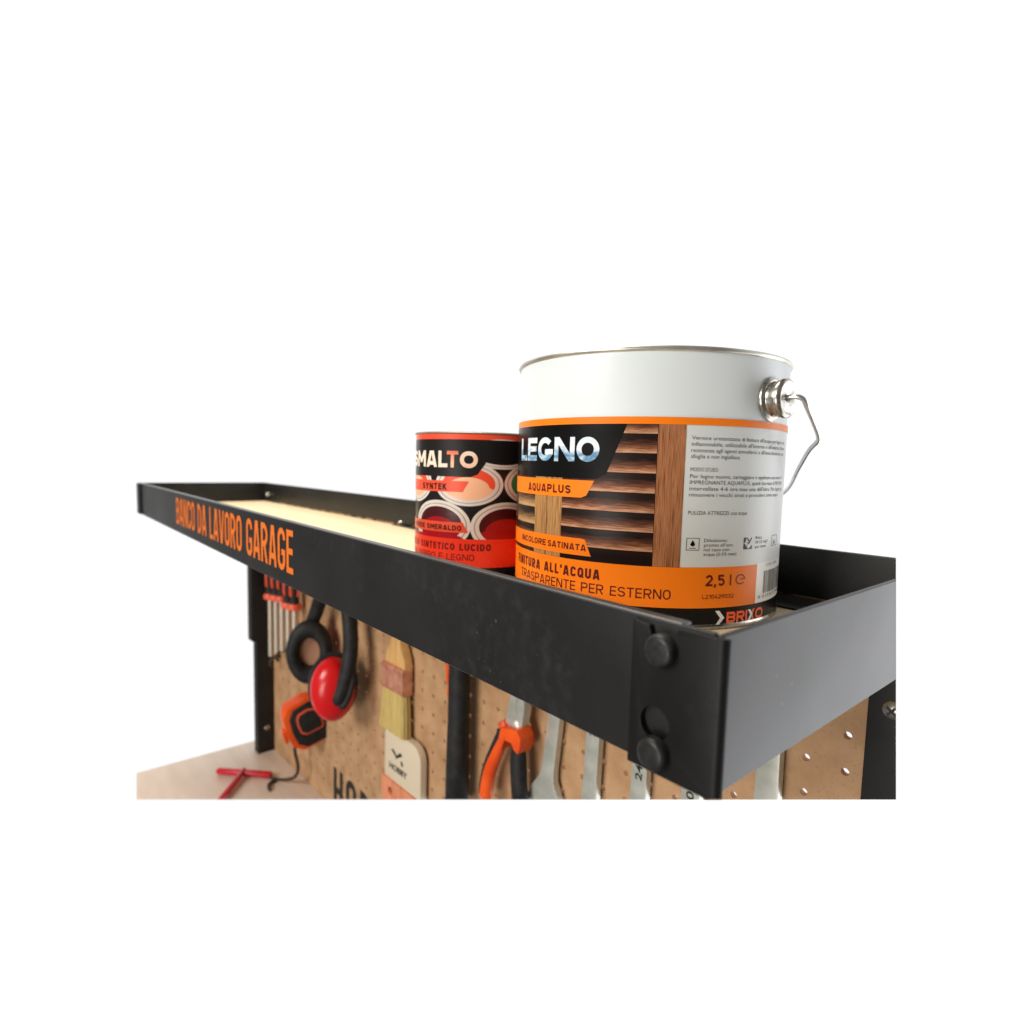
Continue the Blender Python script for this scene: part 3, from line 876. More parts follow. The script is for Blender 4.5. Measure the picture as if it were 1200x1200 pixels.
# handle lugs and wire
LUGZ = 0.0890 - FL
for ang in (math.radians(-2), math.radians(178)):
    base_r = 0.0118
    bm = lathe_bm([(0, 0.0), (base_r, 0.0), (base_r + 0.0002, 0.0010), (base_r - 0.0006, 0.0018), (base_r - 0.0022, 0.0020), (base_r - 0.0026, 0.0034), (base_r - 0.0020, 0.0048), (base_r - 0.0024, 0.0066), (base_r - 0.0012, 0.0074), (base_r - 0.0014, 0.0088), (base_r - 0.0030, 0.0098), (base_r - 0.0045, 0.0094), (0.0030, 0.0092), (0.0014, 0.0084), (0.0013, 0.0050), (0, 0.0050)], 56, 'X')
    # seat the flange on the round wall
    for v in bm.verts:
        v.co.x -= (v.co.y ** 2) / (2 * BR) * max(0, 1 - v.co.x / 0.004)
    bmesh.ops.rotate(bm, verts=bm.verts, cent=(0, 0, 0), matrix=Matrix.Rotation(ang, 3, 'Z'))
    bmesh.ops.translate(bm, verts=bm.verts, vec=((BR + 0.0002) * math.cos(ang), (BR + 0.0002) * math.sin(ang), LUGZ))
    finish(bm, 'handle_lug', M['steel'], big, 50)
hx = BR + 0.0095
# the bail hangs back over the far side of the can
side = [(hx - 0.004, -0.0030, 0), (hx - 0.001, -0.0030, 0.0004), (hx + 0.004, -0.0022, 0.0006), (hx + 0.0066, 0.000, -0.0008), (hx + 0.0070, 0.004, -0.0045), (hx + 0.0062, 0.0165, -0.0130), (hx + 0.0054, 0.0245, -0.0190), (hx + 0.0036, 0.0275, -0.0218), (hx - 0.002, 0.0315, -0.0262), (hx - 0.012, 0.043, -0.036), (0.062, 0.068, -0.052), (0.035, 0.084, -0.063), (0, 0.0895, -0.067)]
path = [(x, y, z) for x, y, z in side] + [(-x, y, z) for x, y, z in side[-2::-1]]
finish(tube_bm([Vector((x, y, z + LUGZ)) for x, y, z in smooth_path(path, 5)], 0.0014, 12), 'handle', M['wire'], big, 60)

# small can
SR, SH = 0.0476, 0.1070
small, sbody = can(-0.2752, 0.1120, SR, SH, 'paint_can', 'smaller red and black enamel paint can, behind and left of the big white can', M['red'], M['rim_dull'], 0.4)
LS = Label(small, SR)
slab = LS.band('label', -230, 129.9, -31.5, 70.3, M['charcoal'], 0.08)
LS.band('coral_band', -230, 129.9, 66.3, 70.4, M['coral'], 0.14, slab)


def can_picture(a, z, ra, rz, inner, inner2=None, split=None):
    LS.patch('ring_print', LS.ell(a, z, ra, rz), M['ringwhite'], 0.16, slab)
    LS.patch('ring_print', LS.ell(a, z, ra * 0.90, rz * 0.88), M['ringgrey'], 0.19, slab)
    LS.patch('ring_print', LS.ell(a, z, ra * 0.87, rz * 0.85), M['ringwhite'], 0.22, slab)
    LS.patch('paint_print', LS.ell(a, z + rz * 0.02, ra * 0.76, rz * 0.73), inner, 0.25, slab)
    if inner2:
        pts = [(a + ra * 0.76 * math.cos(t), z + rz * 0.02 + rz * 0.73 * math.sin(t)) for t in [PI + 0.35 + (PI - 0.7) * k / 20 for k in range(21)]]
        if split == 'arc':
            pts += [(a + ra * 0.60 * math.cos(t), z - rz * 0.18 + rz * 0.52 * math.sin(t)) for t in [0.1 + (PI - 0.2) * k / 14 for k in range(15)]]
        LS.patch('paint_print', pts, inner2, 0.28, slab)


can_picture(-45.5, 35.0, 30.5, 15.2, M['coral'], M['peach'], 'arc')
can_picture(13.5, 35.8, 27.5, 14.8, M['green'])
can_picture(-105, 35.0, 24.0, 14.2, M['coral'], M['peach'], 'arc')
can_picture(-15, 56.5, 33, 10.5, M['charcoal'])
can_picture(-73.5, 5.5, 31.0, 17.8, M['winered'], M['crimson'], 'arc')
can_picture(-11.5, 5.0, 31.5, 17.8, M['winered'], M['crimson'], 'arc')
can_picture(52, 5.0, 31.0, 17.0, M['winered'], M['crimson'], 'arc')
LS.patch('title_panel', [(-230, 40.2), (-43.5, 40.2), (-37.5, 42.2), (-31, 50), (-28, 58), (-2, 59.5), (60, 60), (60, 66.2), (-230, 66.2)], M['charcoal'], 0.34, slab)
sm_m = print_mat('enamel_letter_print', [(0.0, (250, 232, 214)), (0.5, (246, 208, 180)), (0.8, (238, 150, 120)), (1.0, (232, 110, 84))], (0.0, 0.45), True, 0.8, (0.7, 0.9))
LS.text('SMAL', -117.5, -63.9, 46.6, 11.6, M['cream'], 0.46, slab, t=0.235, gap=0.11)
LS.text('T', -64.6, -54.2, 46.6, 11.6, print_mat('enamel_t_print', [(0.0, (250, 196, 160)), (0.4, (246, 150, 120)), (1.0, (228, 70, 60))], (1.0, -8.6), False, 0.15), 0.46, slab, t=0.215)
LS.text('O', -52.7, -37.6, 46.5, 11.6, sm_m, 0.46, slab, t=0.25)
LS.patch('title_strip', [(-230, 28.6), (-49.8, 29.6), (-44.6, 37.2), (-230, 37.4)], M['coral'], 0.40, slab)
LS.text('SYNTEK', -93.6, -64.2, 30.8, 4.5, M['charcoal'], 0.50, slab, t=0.225)
LS.patch('colour_strip', [(-230, 0.4), (-44.5, 0.9), (-49.5, 8.2), (-230, 7.6)], M['coral'], 0.40, slab)
LS.text('VERDE SMERALDO', -110.5, -50.5, 2.2, 3.7, M['charcoal'], 0.50, slab, t=0.215)
LS.band('red_band', -230, 129.9, -23.7, -3.5, M['red'], 0.40, slab)
LS.patch('red_band', [(-230, -3.6), (-48, -3.6), (-52, -1.6), (-230, -0.4)], M['crimson'], 0.37, slab)
LS.text('SMALTO SINTETICO LUCIDO', -130.5, -25.1, -11.7, 4.9, M['darkred_ink'], 0.50, slab, t=0.225)
LS.text('PER FERRO E LEGNO', -118, -39.0, -18.8, 4.5, M['darkred_ink'], 0.50, slab, t=0.135, gap=0.16)
for ang in (math.radians(172),):
    bm = lathe_bm([(0, 0), (0.008, 0), (0.008, 0.0012), (0.006, 0.0018), (0.0055, 0.005), (0.004, 0.0058), (0, 0.0058)], 30, 'X')
    bmesh.ops.rotate(bm, verts=bm.verts, cent=(0, 0, 0), matrix=Matrix.Rotation(math.radians(-118 - 85), 3, 'Z'))
    a_ = math.radians(-203)
    bmesh.ops.translate(bm, verts=bm.verts, vec=(SR * math.cos(a_), SR * math.sin(a_), SH * 0.8))
    finish(bm, 'handle_lug', M['steel'], small, 50)

# ------------------------------------------------------------------ board, posts, bench.  Board coordinates: s = metres left of the near back corner
BA = math.atan2(YB0 - YB1, 1.083)
BO = Vector((0, YB0, 0))


def bpos(s, off, z):
    """point on the board: s to the left, off in front, z"""
    return BO + Vector((-math.cos(BA) * s, -math.sin(BA) * s, 0)) + Vector((math.sin(BA), -math.cos(BA), 0)) * off + Vector((0, 0, z))


BENCH = -0.5185
pb = thing('pegboard', 'brown hardboard pegboard with rows of round holes hanging under the shelf', 'pegboard', bpos(0.53, 0, BENCH), BA)
P_ = 0.02435
S0, Z00 = 0.0430, -0.1180        # a known hole
i0, i1 = 0, 40
j0, j1 = -3, 15
bm = bmesh.new()
TH = 0.0052
HR = 0.0026
NS = 12
cellv = {}


def V(key, x, y, z):
    k = (round(x, 6), round(y, 6), round(z, 6))
    if k not in cellv:
        cellv[k] = bm.verts.new(k)
    return cellv[k]


def lx(s):     # board-local x
    return -(s - 0.53)


for i in range(i0, i1):
    for j in range(j0, j1 + 1):
        cx = lx(S0 + i * P_); cz = Z00 - j * P_ - BENCH
        h = P_ / 2
        sq = []
        for k in range(NS):
            a = 2 * PI * k / NS + PI / 4
            c, s_ = math.cos(a), math.sin(a)
            m_ = max(abs(c), abs(s_))
            sq.append((cx + h * c / m_, cz + h * s_ / m_))
        for y in (0.0, TH):
            for k in range(NS):
                a = 2 * PI * k / NS + PI / 4; a2 = 2 * PI * (k + 1) / NS + PI / 4
                q = [V(0, sq[k][0], y, sq[k][1]), V(0, sq[(k + 1) % NS][0], y, sq[(k + 1) % NS][1]),
                     V(0, cx + HR * math.cos(a2), y, cz + HR * math.sin(a2)), V(0, cx + HR * math.cos(a), y, cz + HR * math.sin(a))]
                f = bm.faces.new(q if y == 0 else q[::-1])
                if y == 0:
                    w = bm.faces.new((V(0, cx + HR * math.cos(a), 0, cz + HR * math.sin(a)), V(0, cx + HR * math.cos(a2), 0, cz + HR * math.sin(a2)),
                                      V(0, cx + HR * math.cos(a2), TH, cz + HR * math.sin(a2)), V(0, cx + HR * math.cos(a), TH, cz + HR * math.sin(a))))
                    w.material_index = 1
zlo = Z00 - (j1 + 0.5) * P_ - BENCH; zhi = Z00 - (j0 - 0.5) * P_ - BENCH
xr = lx(S0 - P_ / 2); xl = lx(S0 + (i1 - 0.5) * P_)
panel = finish(bm, 'panel', M['hard'], pb, 30)
panel.data.materials.append(M['hardcore'])
# plain margins of the sheet
bm = box_bm(lx(1.04), xl - 0.0001, 0, TH, 0.001, zhi)
box_bm(xl, xr, 0, TH, 0.001, zlo - 0.0001, bm=bm)
finish(bm, 'panel_margin', M['hard'], pb, 0)
# big black word at the foot of the board
for ch, sa, sb in (('H', 0.783, 0.751), ('O', 0.740, 0.706), ('B', 0.694, 0.664)):
    bm = din_bm(ch, sa - sb, 0.072, 0.15)
    for v in bm.verts:
        v.co = Vector((lx(sa) + v.co.x, -0.0003 - v.co.z, v.co.y + (-0.446 - 0.072 - BENCH) + 0.001))
    finish(bm, 'lettering', M['hobby'], panel, 0, recalc=False)

# posts
pr = thing('post', 'black upright post with a cross head screw, at the right edge beside the pegboard', 'post', bpos(0.0, 0, BENCH), BA, 'black posts holding the board and shelf')
bmx = box_bm(-0.0325, 0.012, -0.003, 0.026, 0.0, -0.054 - BENCH, 0.001)
finish(bmx, 'upright', M['post'], pr)


def cross_screw(parent, x, y, z, r=0.0058, m='steel'):
    bm = lathe_bm([(0, 0.0020), (r * 0.5, 0.0019), (r * 0.85, 0.0012), (r, 0.0), (0, 0)], 28, 'Y')
    bmesh.ops.translate(bm, verts=bm.verts, vec=(x, y, z))
    s_ = finish(bm, 'screw', M[m], parent, 40)
    bm = box_bm(-r * 0.62, r * 0.62, -0.0024, -0.0017, -r * 0.13, r * 0.13)
    box_bm(-r * 0.13, r * 0.13, -0.0024, -0.0017, -r * 0.62, r * 0.62, bm=bm)
    bmesh.ops.rotate(bm, verts=bm.verts, cent=(0, 0, 0), matrix=Matrix.Rotation(math.radians(38), 3, 'Y'))
    bmesh.ops.translate(bm, verts=bm.verts, vec=(x, y, z))
    finish(bm, 'cross_slot', M['bolt'], s_, 0)
    return s_


cross_screw(pr, -0.0190, -0.003, -0.0925 - BENCH)
pl = thing('post', 'black upright post at the far left end of the pegboard, standing on the bench', 'post', bpos(1.045, 0, BENCH), BA, 'black posts holding the board and shelf')
finish(box_bm(-0.016, 0.004, -0.031, 0.012, 0.0005, -0.054 - BENCH, 0.001), 'upright', M['post'], pl)
finish(box_bm(-0.018, 0.006, -0.040, 0.0135, -0.296 - BENCH, -0.055 - BENCH, 0.002), 'sleeve', M['post'], pl)
bm = lathe_bm([(0, 0.003), (0.003, 0.0028), (0.005, 0.001), (0.005, 0), (0, 0)], 18, 'X')
bmesh.ops.translate(bm, verts=bm.verts, vec=(0.004, -0.014, -0.470 - BENCH))
finish(bm, 'screw', M['steel'], pl, 40)

# bench top
bt = thing('bench_top', 'pale beige workbench top in the lower left corner', 'workbench', (-0.6, 0, BENCH))
bb = box_bm(-0.502, 0.6, -0.30, 0.245, -0.028, 0, 0.001)
for v in bb.verts:
    if v.co.y > 0.2:
        v.co.y = YB0 - 0.0335 * (-(v.co.x - 0.6) / 1.08) + 0.003
finish(bb, 'top_board', M['bench'], bt)

# ------------------------------------------------------------------ tools on the board


def tool(name, label, cat, s, off, z, group=None, tilt=0):
    return thing(name, label, cat, bpos(s, off, z), group=group, rot=(0, tilt, BA))


# combination spanners: local x right, y away, z up; origin at the lower end of the shaft
def spanner(label, s_c, z_flare, width, length, jaw, tilt=0.0, digits=None):
    t = tool('spanner', label, 'spanner', s_c, 0.004, z_flare, 'satin steel spanners hanging on the board', tilt)
    w = width / 2
    j = jaw / 2
    # outline, open jaw at the bottom, ring at the top
    pts = [(-w, 0), (-w * 1.15, -0.010), (-j * 0.75, -0.026), (-j, -0.042), (-j * 0.95, -0.058), (-j * 0.62, -0.070), (-j * 0.42, -0.066), (-j * 0.40, -0.046),
           (-j * 0.2, -0.040), (j * 0.2, -0.040), (j * 0.40, -0.046), (j * 0.42, -0.066), (j * 0.62, -0.070), (j * 0.95, -0.058), (j, -0.042), (j * 0.8, -0.026), (w * 1.15, -0.010), (w, 0)]
    top = length
    rr = j * 0.62
    pts += [(w * 0.85, top - rr * 0.9)] + circle_pts(0, top, rr, 16, a0=-0.9, a1=PI + 0.9, end=True) + [(-w * 0.85, top - rr * 0.9)]
    bm = prism_bm(pts, 0.007, [circle_pts(0, top, rr * 0.62, 12)], bev=0.0014)
    o = finish(bm, 'shaft_and_jaws', M['bare'], t, 40)
    if digits:
        bm = text_bm(digits, 0.0095 * len(digits) * 0.72, 0.0065, bold=0.02)
        for v in bm.verts:
            x, y = v.co.x, v.co.y
            v.co = Vector((0.0035 - y, -0.00715, x + digits_z[digits] - z_flare))
        finish(bm, 'stamped_size', M['hobby'], o, 0, recalc=False)
    return t


digits_z = {'7': -0.190, '24': -0.209, '0': -0.204}
spanner('leftmost steel spanner, beside the pliers, its open jaw flaring at the bottom', 0.2975, -0.243, 0.0165, 0.145, 0.048, 0.11)
spanner('second steel spanner from the left, just right of the flared one', 0.2465, -0.275, 0.0165, 0.17, 0.044, 0.035, '7')
spanner('third steel spanner from the left, showing a stamped 24 below the tray', 0.1945, -0.275, 0.0165, 0.17, 0.044, 0.02, '24')
spanner('fourth steel spanner, only its edge peeping under the near tray corner', 0.1455, -0.275, 0.0165, 0.17, 0.044, 0.0, '0')
spanner('rightmost and widest steel spanner, under the right end of the tray', 0.0880, -0.275, 0.0185, 0.17, 0.05, 0.0)

# pliers
t = tool('pliers', 'pliers with orange and black grips and steel jaws between the hammer and the spanners', 'pliers', 0.334, 0.012, -0.214)
L_ = lambda s, z: (-(s - 0.334), z + 0.214)
jaw1 = [L_(0.3495, -0.212), L_(0.3440, -0.190), L_(0.3400, -0.165), L_(0.3365, -0.140), L_(0.3325, -0.140), L_(0.3340, -0.188), L_(0.3330, -0.216)]
jaw2 = [L_(0.3325, -0.188), L_(0.3310, -0.140), L_(0.3250, -0.140), L_(0.3225, -0.165), L_(0.3210, -0.190), L_(0.3240, -0.210), L_(0.3330, -0.216), L_(0.3330, -0.196)]
finish(prism_bm(jaw1, 0.009, bev=0.001), 'jaw', M['bare'], t, 40)
o = finish(prism_bm(jaw2, 0.010, bev=0.001), 'jaw', M['bare'], t, 40)
bm = lathe_bm([(0, 0.012), (0.005, 0.0115), (0.0065, 0.010), (0.0065, 0), (0, 0)], 20, 'Y')
bmesh.ops.translate(bm, verts=bm.verts, vec=(0.001, 0, 0.004))
finish(bm, 'pivot', M['bare'], t, 40)
lh = smooth_path([Vector((L_(0.350, 0)[0], -0.006, -0.002)), Vector((L_(0.352, 0)[0], -0.007, -0.014)), Vector((L_(0.360, 0)[0], -0.008, -0.032)), Vector((L_(0.371, 0)[0], -0.008, -0.056)), Vector((L_(0.376, 0)[0], -0.008, -0.075)), Vector((L_(0.3775, 0)[0], -0.008, -0.088))], 4)
g = finish(tube_bm(lh, [0.0050, 0.0062, 0.0074, 0.0078, 0.0080], 14, flat=0.9), 'grip', M['orangeplastic'], t, 60)
lh2 = [p + Vector((-0.0042, -0.0006, 0.001)) for p in lh[3:]]
finish(tube_bm(lh2, 0.0052, 12), 'grip_edge', M['rubber'], g, 60)
rh = smooth_path([Vector((L_(0.330, 0)[0], -0.007, -0.016)), Vector((L_(0.329, 0)[0], -0.008, -0.030)), Vector((L_(0.3275, 0)[0], -0.008, -0.050)), Vector((L_(0.3245, 0)[0], -0.008, -0.075)), Vector((L_(0.324, 0)[0], -0.008, -0.105))], 4)
g = finish(tube_bm(rh, [0.0075, 0.0092, 0.0092, 0.0092, 0.0085], 14, flat=0.85), 'grip', M['rubber'], t, 60)
sh = [L_(0.3455, -0.2135), L_(0.333, -0.210), L_(0.322, -0.2085), L_(0.3165, -0.214), L_(0.3165, -0.224), L_(0.3200, -0.2315), L_(0.3255, -0.2295), L_(0.330, -0.2240), L_(0.3395, -0.2245), L_(0.344, -0.236), L_(0.3500, -0.2300)]
finish(prism_bm(sh, 0.0185, bev=0.002), 'grip_shoulder', M['orangeplastic'], g, 50)
finish(tube_bm([Vector((L_(0.356, 0)[0], -0.008, -0.004)), Vector((L_(0.3505, 0)[0], -0.008, 0.001)), Vector((L_(0.347, 0)[0], -0.008, -0.006))], [0.004, 0.005, 0.005], 10), 'grip_shoulder', M['coralplastic'], t, 60)

# hammer
t = tool('hammer', 'hammer hanging by its head, thick black rubber handle with an orange flash', 'hammer', 0.428, 0.020, -0.20)
hp = [Vector((0, 0, 0.12)), Vector((0, 0, 0.02)), Vector((0.0, 0, -0.03)), Vector((-0.0005, 0, -0.09)), Vector((-0.001, 0, -0.18))]
hd = finish(tube_bm(hp, [0.0120, 0.0125, 0.0125, 0.0135, 0.0140], 22, flat=0.95), 'handle', M['rubber'], t, 60)
bm = tube_bm([Vector((-0.0100, -0.0045, 0.10)), Vector((-0.0100, -0.0045, 0.02)), Vector((-0.0102, -0.0045, 0.003))], [0.0055, 0.0055, 0.0045], 12)
finish(bm, 'orange_inlay', M['orangeplastic'], hd, 60)
bm = tube_bm([Vector((-0.0110, -0.0045, -0.006)), Vector((-0.0112, -0.0045, -0.010))], [0.0042, 0.0036], 10)
finish(bm, 'orange_inlay', M['orangeplastic'], hd, 60)
bm = box_bm(-0.05, 0.05, -0.013, 0.013, 0.112, 0.138, 0.004)
finish(bm, 'head', M['bare'], t, 40)

# paint brush
t = tool('paint_brush', 'flat paint brush with copper ferrule and pale yellow bristles', 'paint brush', 0.565, 0.004, -0.216)
B_ = lambda s, z: (-(s - 0.565), z + 0.216)
hnd = [(a * 0.76 - 0.036 * 0.24, z_) for a, z_ in [B_(0.598, -0.2165), B_(0.592, -0.204), B_(0.580, -0.188), B_(0.567, -0.160), B_(0.572, -0.10), B_(0.560, -0.085), B_(0.545, -0.10), B_(0.552, -0.160), B_(0.545, -0.188), B_(0.533, -0.204), B_(0.531, -0.2165)]]
finish(prism_bm(hnd, 0.012, bev=0.003), 'handle', M['handlewood'], t, 50)
bm = prism_bm([B_(0.601, -0.2165), B_(0.548, -0.2165), B_(0.548, -0.251), B_(0.603, -0.251)], 0.015, bev=0.003)
fe = finish(bm, 'ferrule', M['copper'], t, 50)
bm = box_bm(B_(0.6035, 0)[0], B_(0.5475, 0)[0], -0.0160, 0.0, B_(0, -0.222)[1], B_(0, -0.2195)[1], 0.0008)
box_bm(B_(0.6035, 0)[0], B_(0.5475, 0)[0], -0.0160, 0.0, B_(0, -0.247)[1], B_(0, -0.2445)[1], 0.0008, bm=bm)
finish(bm, 'ferrule_bead', M['copper'], fe, 40)
# bristles: a block of fine strands
bm = bmesh.new()
for k in range(420):
    u = random.random(); w = random.random()
    x0 = B_(0.5985 - u * 0.048, 0)[0]; y0 = -0.0015 - w * 0.012
    x1 = B_(0.607 - u * 0.060, 0)[0]; y1 = -0.0005 - w * 0.014
    z1 = B_(0, -0.3065 - 0.002 * random.random())[1] + abs(w - 0.5) * 0.003
    tube_bm([Vector((x0, y0, B_(0, -0.250)[1])), Vector(((x0 + x1) / 2, (y0 + y1) / 2, B_(0, -0.280)[1])), Vector((x1, y1, z1))], [0.0017, 0.0018, 0.0013], 5, bm=bm, round_ends=False)
br = finish(bm, 'bristles', M['bristle'], t, 60)
br['kind'] = 'stuff'

# second wooden tool below the brush
t = tool('scrubbing_brush', 'cream topped wooden brush with a black printed mark, below the paint brush', 'brush', 0.555, 0.004, -0.375)
W_ = lambda s, z: (-(s - 0.555), z + 0.375)
plate = [W_(0.600, -0.376), W_(0.600, -0.318)] + circle_pts(W_(0.590, 0)[0], W_(0, -0.318)[1], 0.010, 5, a0=PI, a1=PI / 2, end=True) + \
        circle_pts(W_(0.533, 0)[0], W_(0, -0.328)[1], 0.020, 8, a0=PI / 2, a1=0, end=True) + [W_(0.513, -0.376)]
bp_ = finish(prism_bm(plate, 0.009, bev=0.002), 'cream_block', M['creamplate'], t, 50)
hw = [W_(0.606, -0.3765), W_(0.506, -0.3765), W_(0.512, -0.400), W_(0.530, -0.440), W_(0.590, -0.440), W_(0.606, -0.405)]
hole = circle_pts(W_(0.583, 0)[0], W_(0, -0.392)[1], 0.0055, 14)
finish(prism_bm(hw, 0.011, [hole], bev=0.0015), 'wooden_handle', M['brownwood'], t, 50)
logo = bmesh.new()
for pts in ([(0.583, -0.334), (0.579, -0.332), (0.566, -0.339), (0.569, -0.342)], [(0.574, -0.344), (0.570, -0.342), (0.556, -0.334), (0.558, -0.331), (0.563, -0.332)], [(0.560, -0.342), (0.556, -0.341), (0.553, -0.346), (0.557, -0.348)]):
    vs = [logo.verts.new((W_(a, 0)[0], -0.0093, W_(0, z)[1])) for a, z in pts]
    logo.faces.new(vs)
finish(logo, 'printed_mark', M['hobby'], bp_, 0, recalc=False)
bm = text_bm('HOBBY', 0.044, 0.0085, bold=0.03)
for v in bm.verts:
    v.co = Vector((v.co.x + W_(0.588, 0)[0], -0.0093, v.co.y + W_(0, -0.361)[1]))
finish(bm, 'printed_mark', M['hobby'], bp_, 0, recalc=False)

# ear defenders: the cups face each other along the board
t = thing('ear_defenders', 'red and black ear defenders hanging by their headband', 'ear defenders', (-0.725, 0.172, -0.26))
b1 = smooth_path([(-0.072, 0.012, 0.030), (-0.068, 0.012, 0.050), (-0.054, 0.014, 0.075), (-0.035, 0.016, 0.105), (-0.005, 0.018, 0.125), (0.030, 0.018, 0.120), (0.055, 0.016, 0.098), (0.066, 0.014, 0.060), (0.070, 0.010, 0.030), (0.068, 0.003, 0.000), (0.064, -0.004, -0.022)], 4)
bm = tube_bm(b1, 0.0115, 12, flat=0.9, up=(0, 1, 0))
# flatten across the band
finish(bm, 'headband', M['rubber'], t, 60)


def cup(parent, x, sign, y, z, rot):
    """ear cup: oval shell with its cushion on the inner side; sign=+1 cushion towards +x"""
    grp = []
    shell = lathe_bm([(0, -0.030), (0.016, -0.029), (0.030, -0.024), (0.0375, -0.012), (0.039, 0.0), (0, 0.0)], 40, 'X')
    cush = lathe_bm([(0.0200, 0.002), (0.0185, 0.010), (0.023, 0.018), (0.031, 0.0205), (0.039, 0.018), (0.0430, 0.010), (0.0415, 0.002)], 40, 'X', closed=True)
    foam = lathe_bm([(0, 0.006), (0.024, 0.006), (0.024, 0.001), (0, 0.001)], 32, 'X')
    for bm_, nm, m_ in ((shell, 'cup_shell', 'redplastic'), (cush, 'ear_cushion', 'rubber'), (foam, 'cup_lining', 'liner')):
        for v in bm_.verts:
            v.co = Vector((v.co.x * sign, v.co.y * 0.80, v.co.z * 1.17))
        bmesh.ops.rotate(bm_, verts=bm_.verts, cent=(0, 0, 0), matrix=Matrix.Rotation(rot, 3, 'Z'))
        bmesh.ops.translate(bm_, verts=bm_.verts, vec=(x, y, z))
        grp.append(finish(bm_, nm, M[m_], parent, 60))
    return grp


M['liner'] = mat('tan_foam_lining', srgb(176, 128, 100), 0.9)
cup(t, -0.058, 1, 0.006, 0.014, -0.50)
g = cup(t, 0.040, -1, 0.000, -0.014, -0.42)
# yoke over the red cup
finish(tube_bm(smooth_path([(0.070, 0.014, 0.030), (0.076, 0.012, 0.004), (0.074, 0.006, -0.018), (0.070, 0.000, -0.030)], 4), [0.007, 0.0062, 0.006, 0.007], 12, flat=0.8), 'yoke', M['rubber'], t, 60)

# tape measure
t = thing('tape_measure', 'orange and black tape measure hanging below the ear defenders', 'tape measure', (-0.832, 0.192, -0.378), rot=(0.28, 0, -0.16))
body = [(-0.026, 0.036), (0.004, 0.041), (0.026, 0.034), (0.038, 0.016), (0.040, -0.030), (0.034, -0.040), (-0.020, -0.042), (-0.034, -0.030), (-0.038, -0.004), (-0.036, 0.022)]


def side_prism(outl, x0, x1, bev):
    """outline in (y,z), extruded along x"""
    bm = prism_bm(outl, x1 - x0, bev=bev)
    for v in bm.verts:
        v.co = Vector((x0 - v.co.y, v.co.x, v.co.z))
    return bm


finish(side_prism(body, -0.017, 0.014, 0.004), 'case', M['orangeplastic'], t, 50)
inner = [(p[0] * 0.86 + 0.004, p[1] * 0.86) for p in body]
cv = finish(side_prism(inner, 0.0142, 0.0195, 0.002), 'side_cover', M['rubber'], t, 50)
rg = finish(side_prism([(p[0] * 0.5, p[1] * 0.5 + 0.006) for p in body], 0.0196, 0.0212, 0.001), 'trim', M['coralplastic'], cv, 50)
finish(side_prism([(p[0] * 0.43, p[1] * 0.43 + 0.006) for p in body], 0.0213, 0.0224, 0.001), 'badge', M['rubber'], cv, 50)
finish(box_bm(-0.012, 0.012, 0.034, 0.050, -0.045, -0.036, 0.002), 'foot', M['rubber'], t, 50)
finish(box_bm(-0.010, 0.010, -0.043, -0.037, -0.020, 0.000, 0.002), 'tape_hook', M['orangeplastic'], t, 50)
# strap that falls from the tape to the bench
st = [bpos(0.856, 0.022, -0.408), bpos(0.872, 0.028, -0.440), bpos(0.868, 0.024, -0.475), bpos(0.885, 0.026, -0.500), bpos(0.925, 0.040, BENCH + 0.004), bpos(0.965, 0.055, BENCH + 0.0035)]
o = finish(tube_bm(smooth_path([(p - bpos(0.965, 0.055, BENCH)) for p in st], 6), 0.0028, 10), 'strap', M['cord'], None, 60)
o.location = bpos(0.965, 0.055, BENCH)
tag(o, 'thin brown wrist strap falling from the tape measure onto the bench', 'strap')
pts = [bpos(0.925, 0.040, BENCH + 0.003), bpos(0.918, 0.055, BENCH + 0.003), bpos(0.900, 0.060, BENCH + 0.003)]
finish(tube_bm(smooth_path([p - bpos(0.965, 0.055, BENCH) for p in pts], 5), 0.0028, 10), 'strap_end', M['cord'], o, 60)

# screwdrivers behind the far end of the rail
names = ['leftmost screwdriver of the row, red and black handle next to the black post', 'second screwdriver from the black post, shaft hanging down', 'middle screwdriver of the row hanging at the far left', 'fourth screwdriver from the black post', 'rightmost screwdriver of the row, nearest the ear defenders']
for k, sx in enumerate((1.006, 0.978, 0.950, 0.922, 0.894)):
    t = tool('screwdriver', names[k], 'screwdriver', sx, 0.018, -0.20 + 0.003 * ((k * 7) % 3), 'screwdrivers hanging in a row at the far left')
    ln = (0.118, 0.108, 0.100, 0.090, 0.078)[k]
    finish(lathe_bm([(0, -ln), (0.0040, -ln), (0.0042, -0.01), (0.0042, 0.0), (0, 0)], 12), 'shaft', M['shaft'], t, 50)
    finish(lathe_bm([(0, -0.010), (0.011, -0.010), (0.012, -0.004), (0.009, 0.0), (0, 0)], 16), 'collar', M['coralplastic'], t, 50)
    hdl = finish(lathe_bm([(0, 0.0), (0.008, 0.0), (0.007, 0.012), (0.0095, 0.030), (0.0095, 0.085), (0.006, 0.095), (0, 0.096)], 16), 'handle', M['rubber'], t, 50)
    bm = bmesh.new()
    for q in range(4):
        a = q * PI / 2 + 0.5
        tube_bm([Vector((0.0078 * math.cos(a), 0.0078 * math.sin(a), 0.014)), Vector((0.0092 * math.cos(a), 0.0092 * math.sin(a), 0.030)), Vector((0.0092 * math.cos(a), 0.0092 * math.sin(a), 0.082))], 0.0026, 8, bm=bm)
    finish(bm, 'grip_rib', M['coralplastic'], hdl, 60)

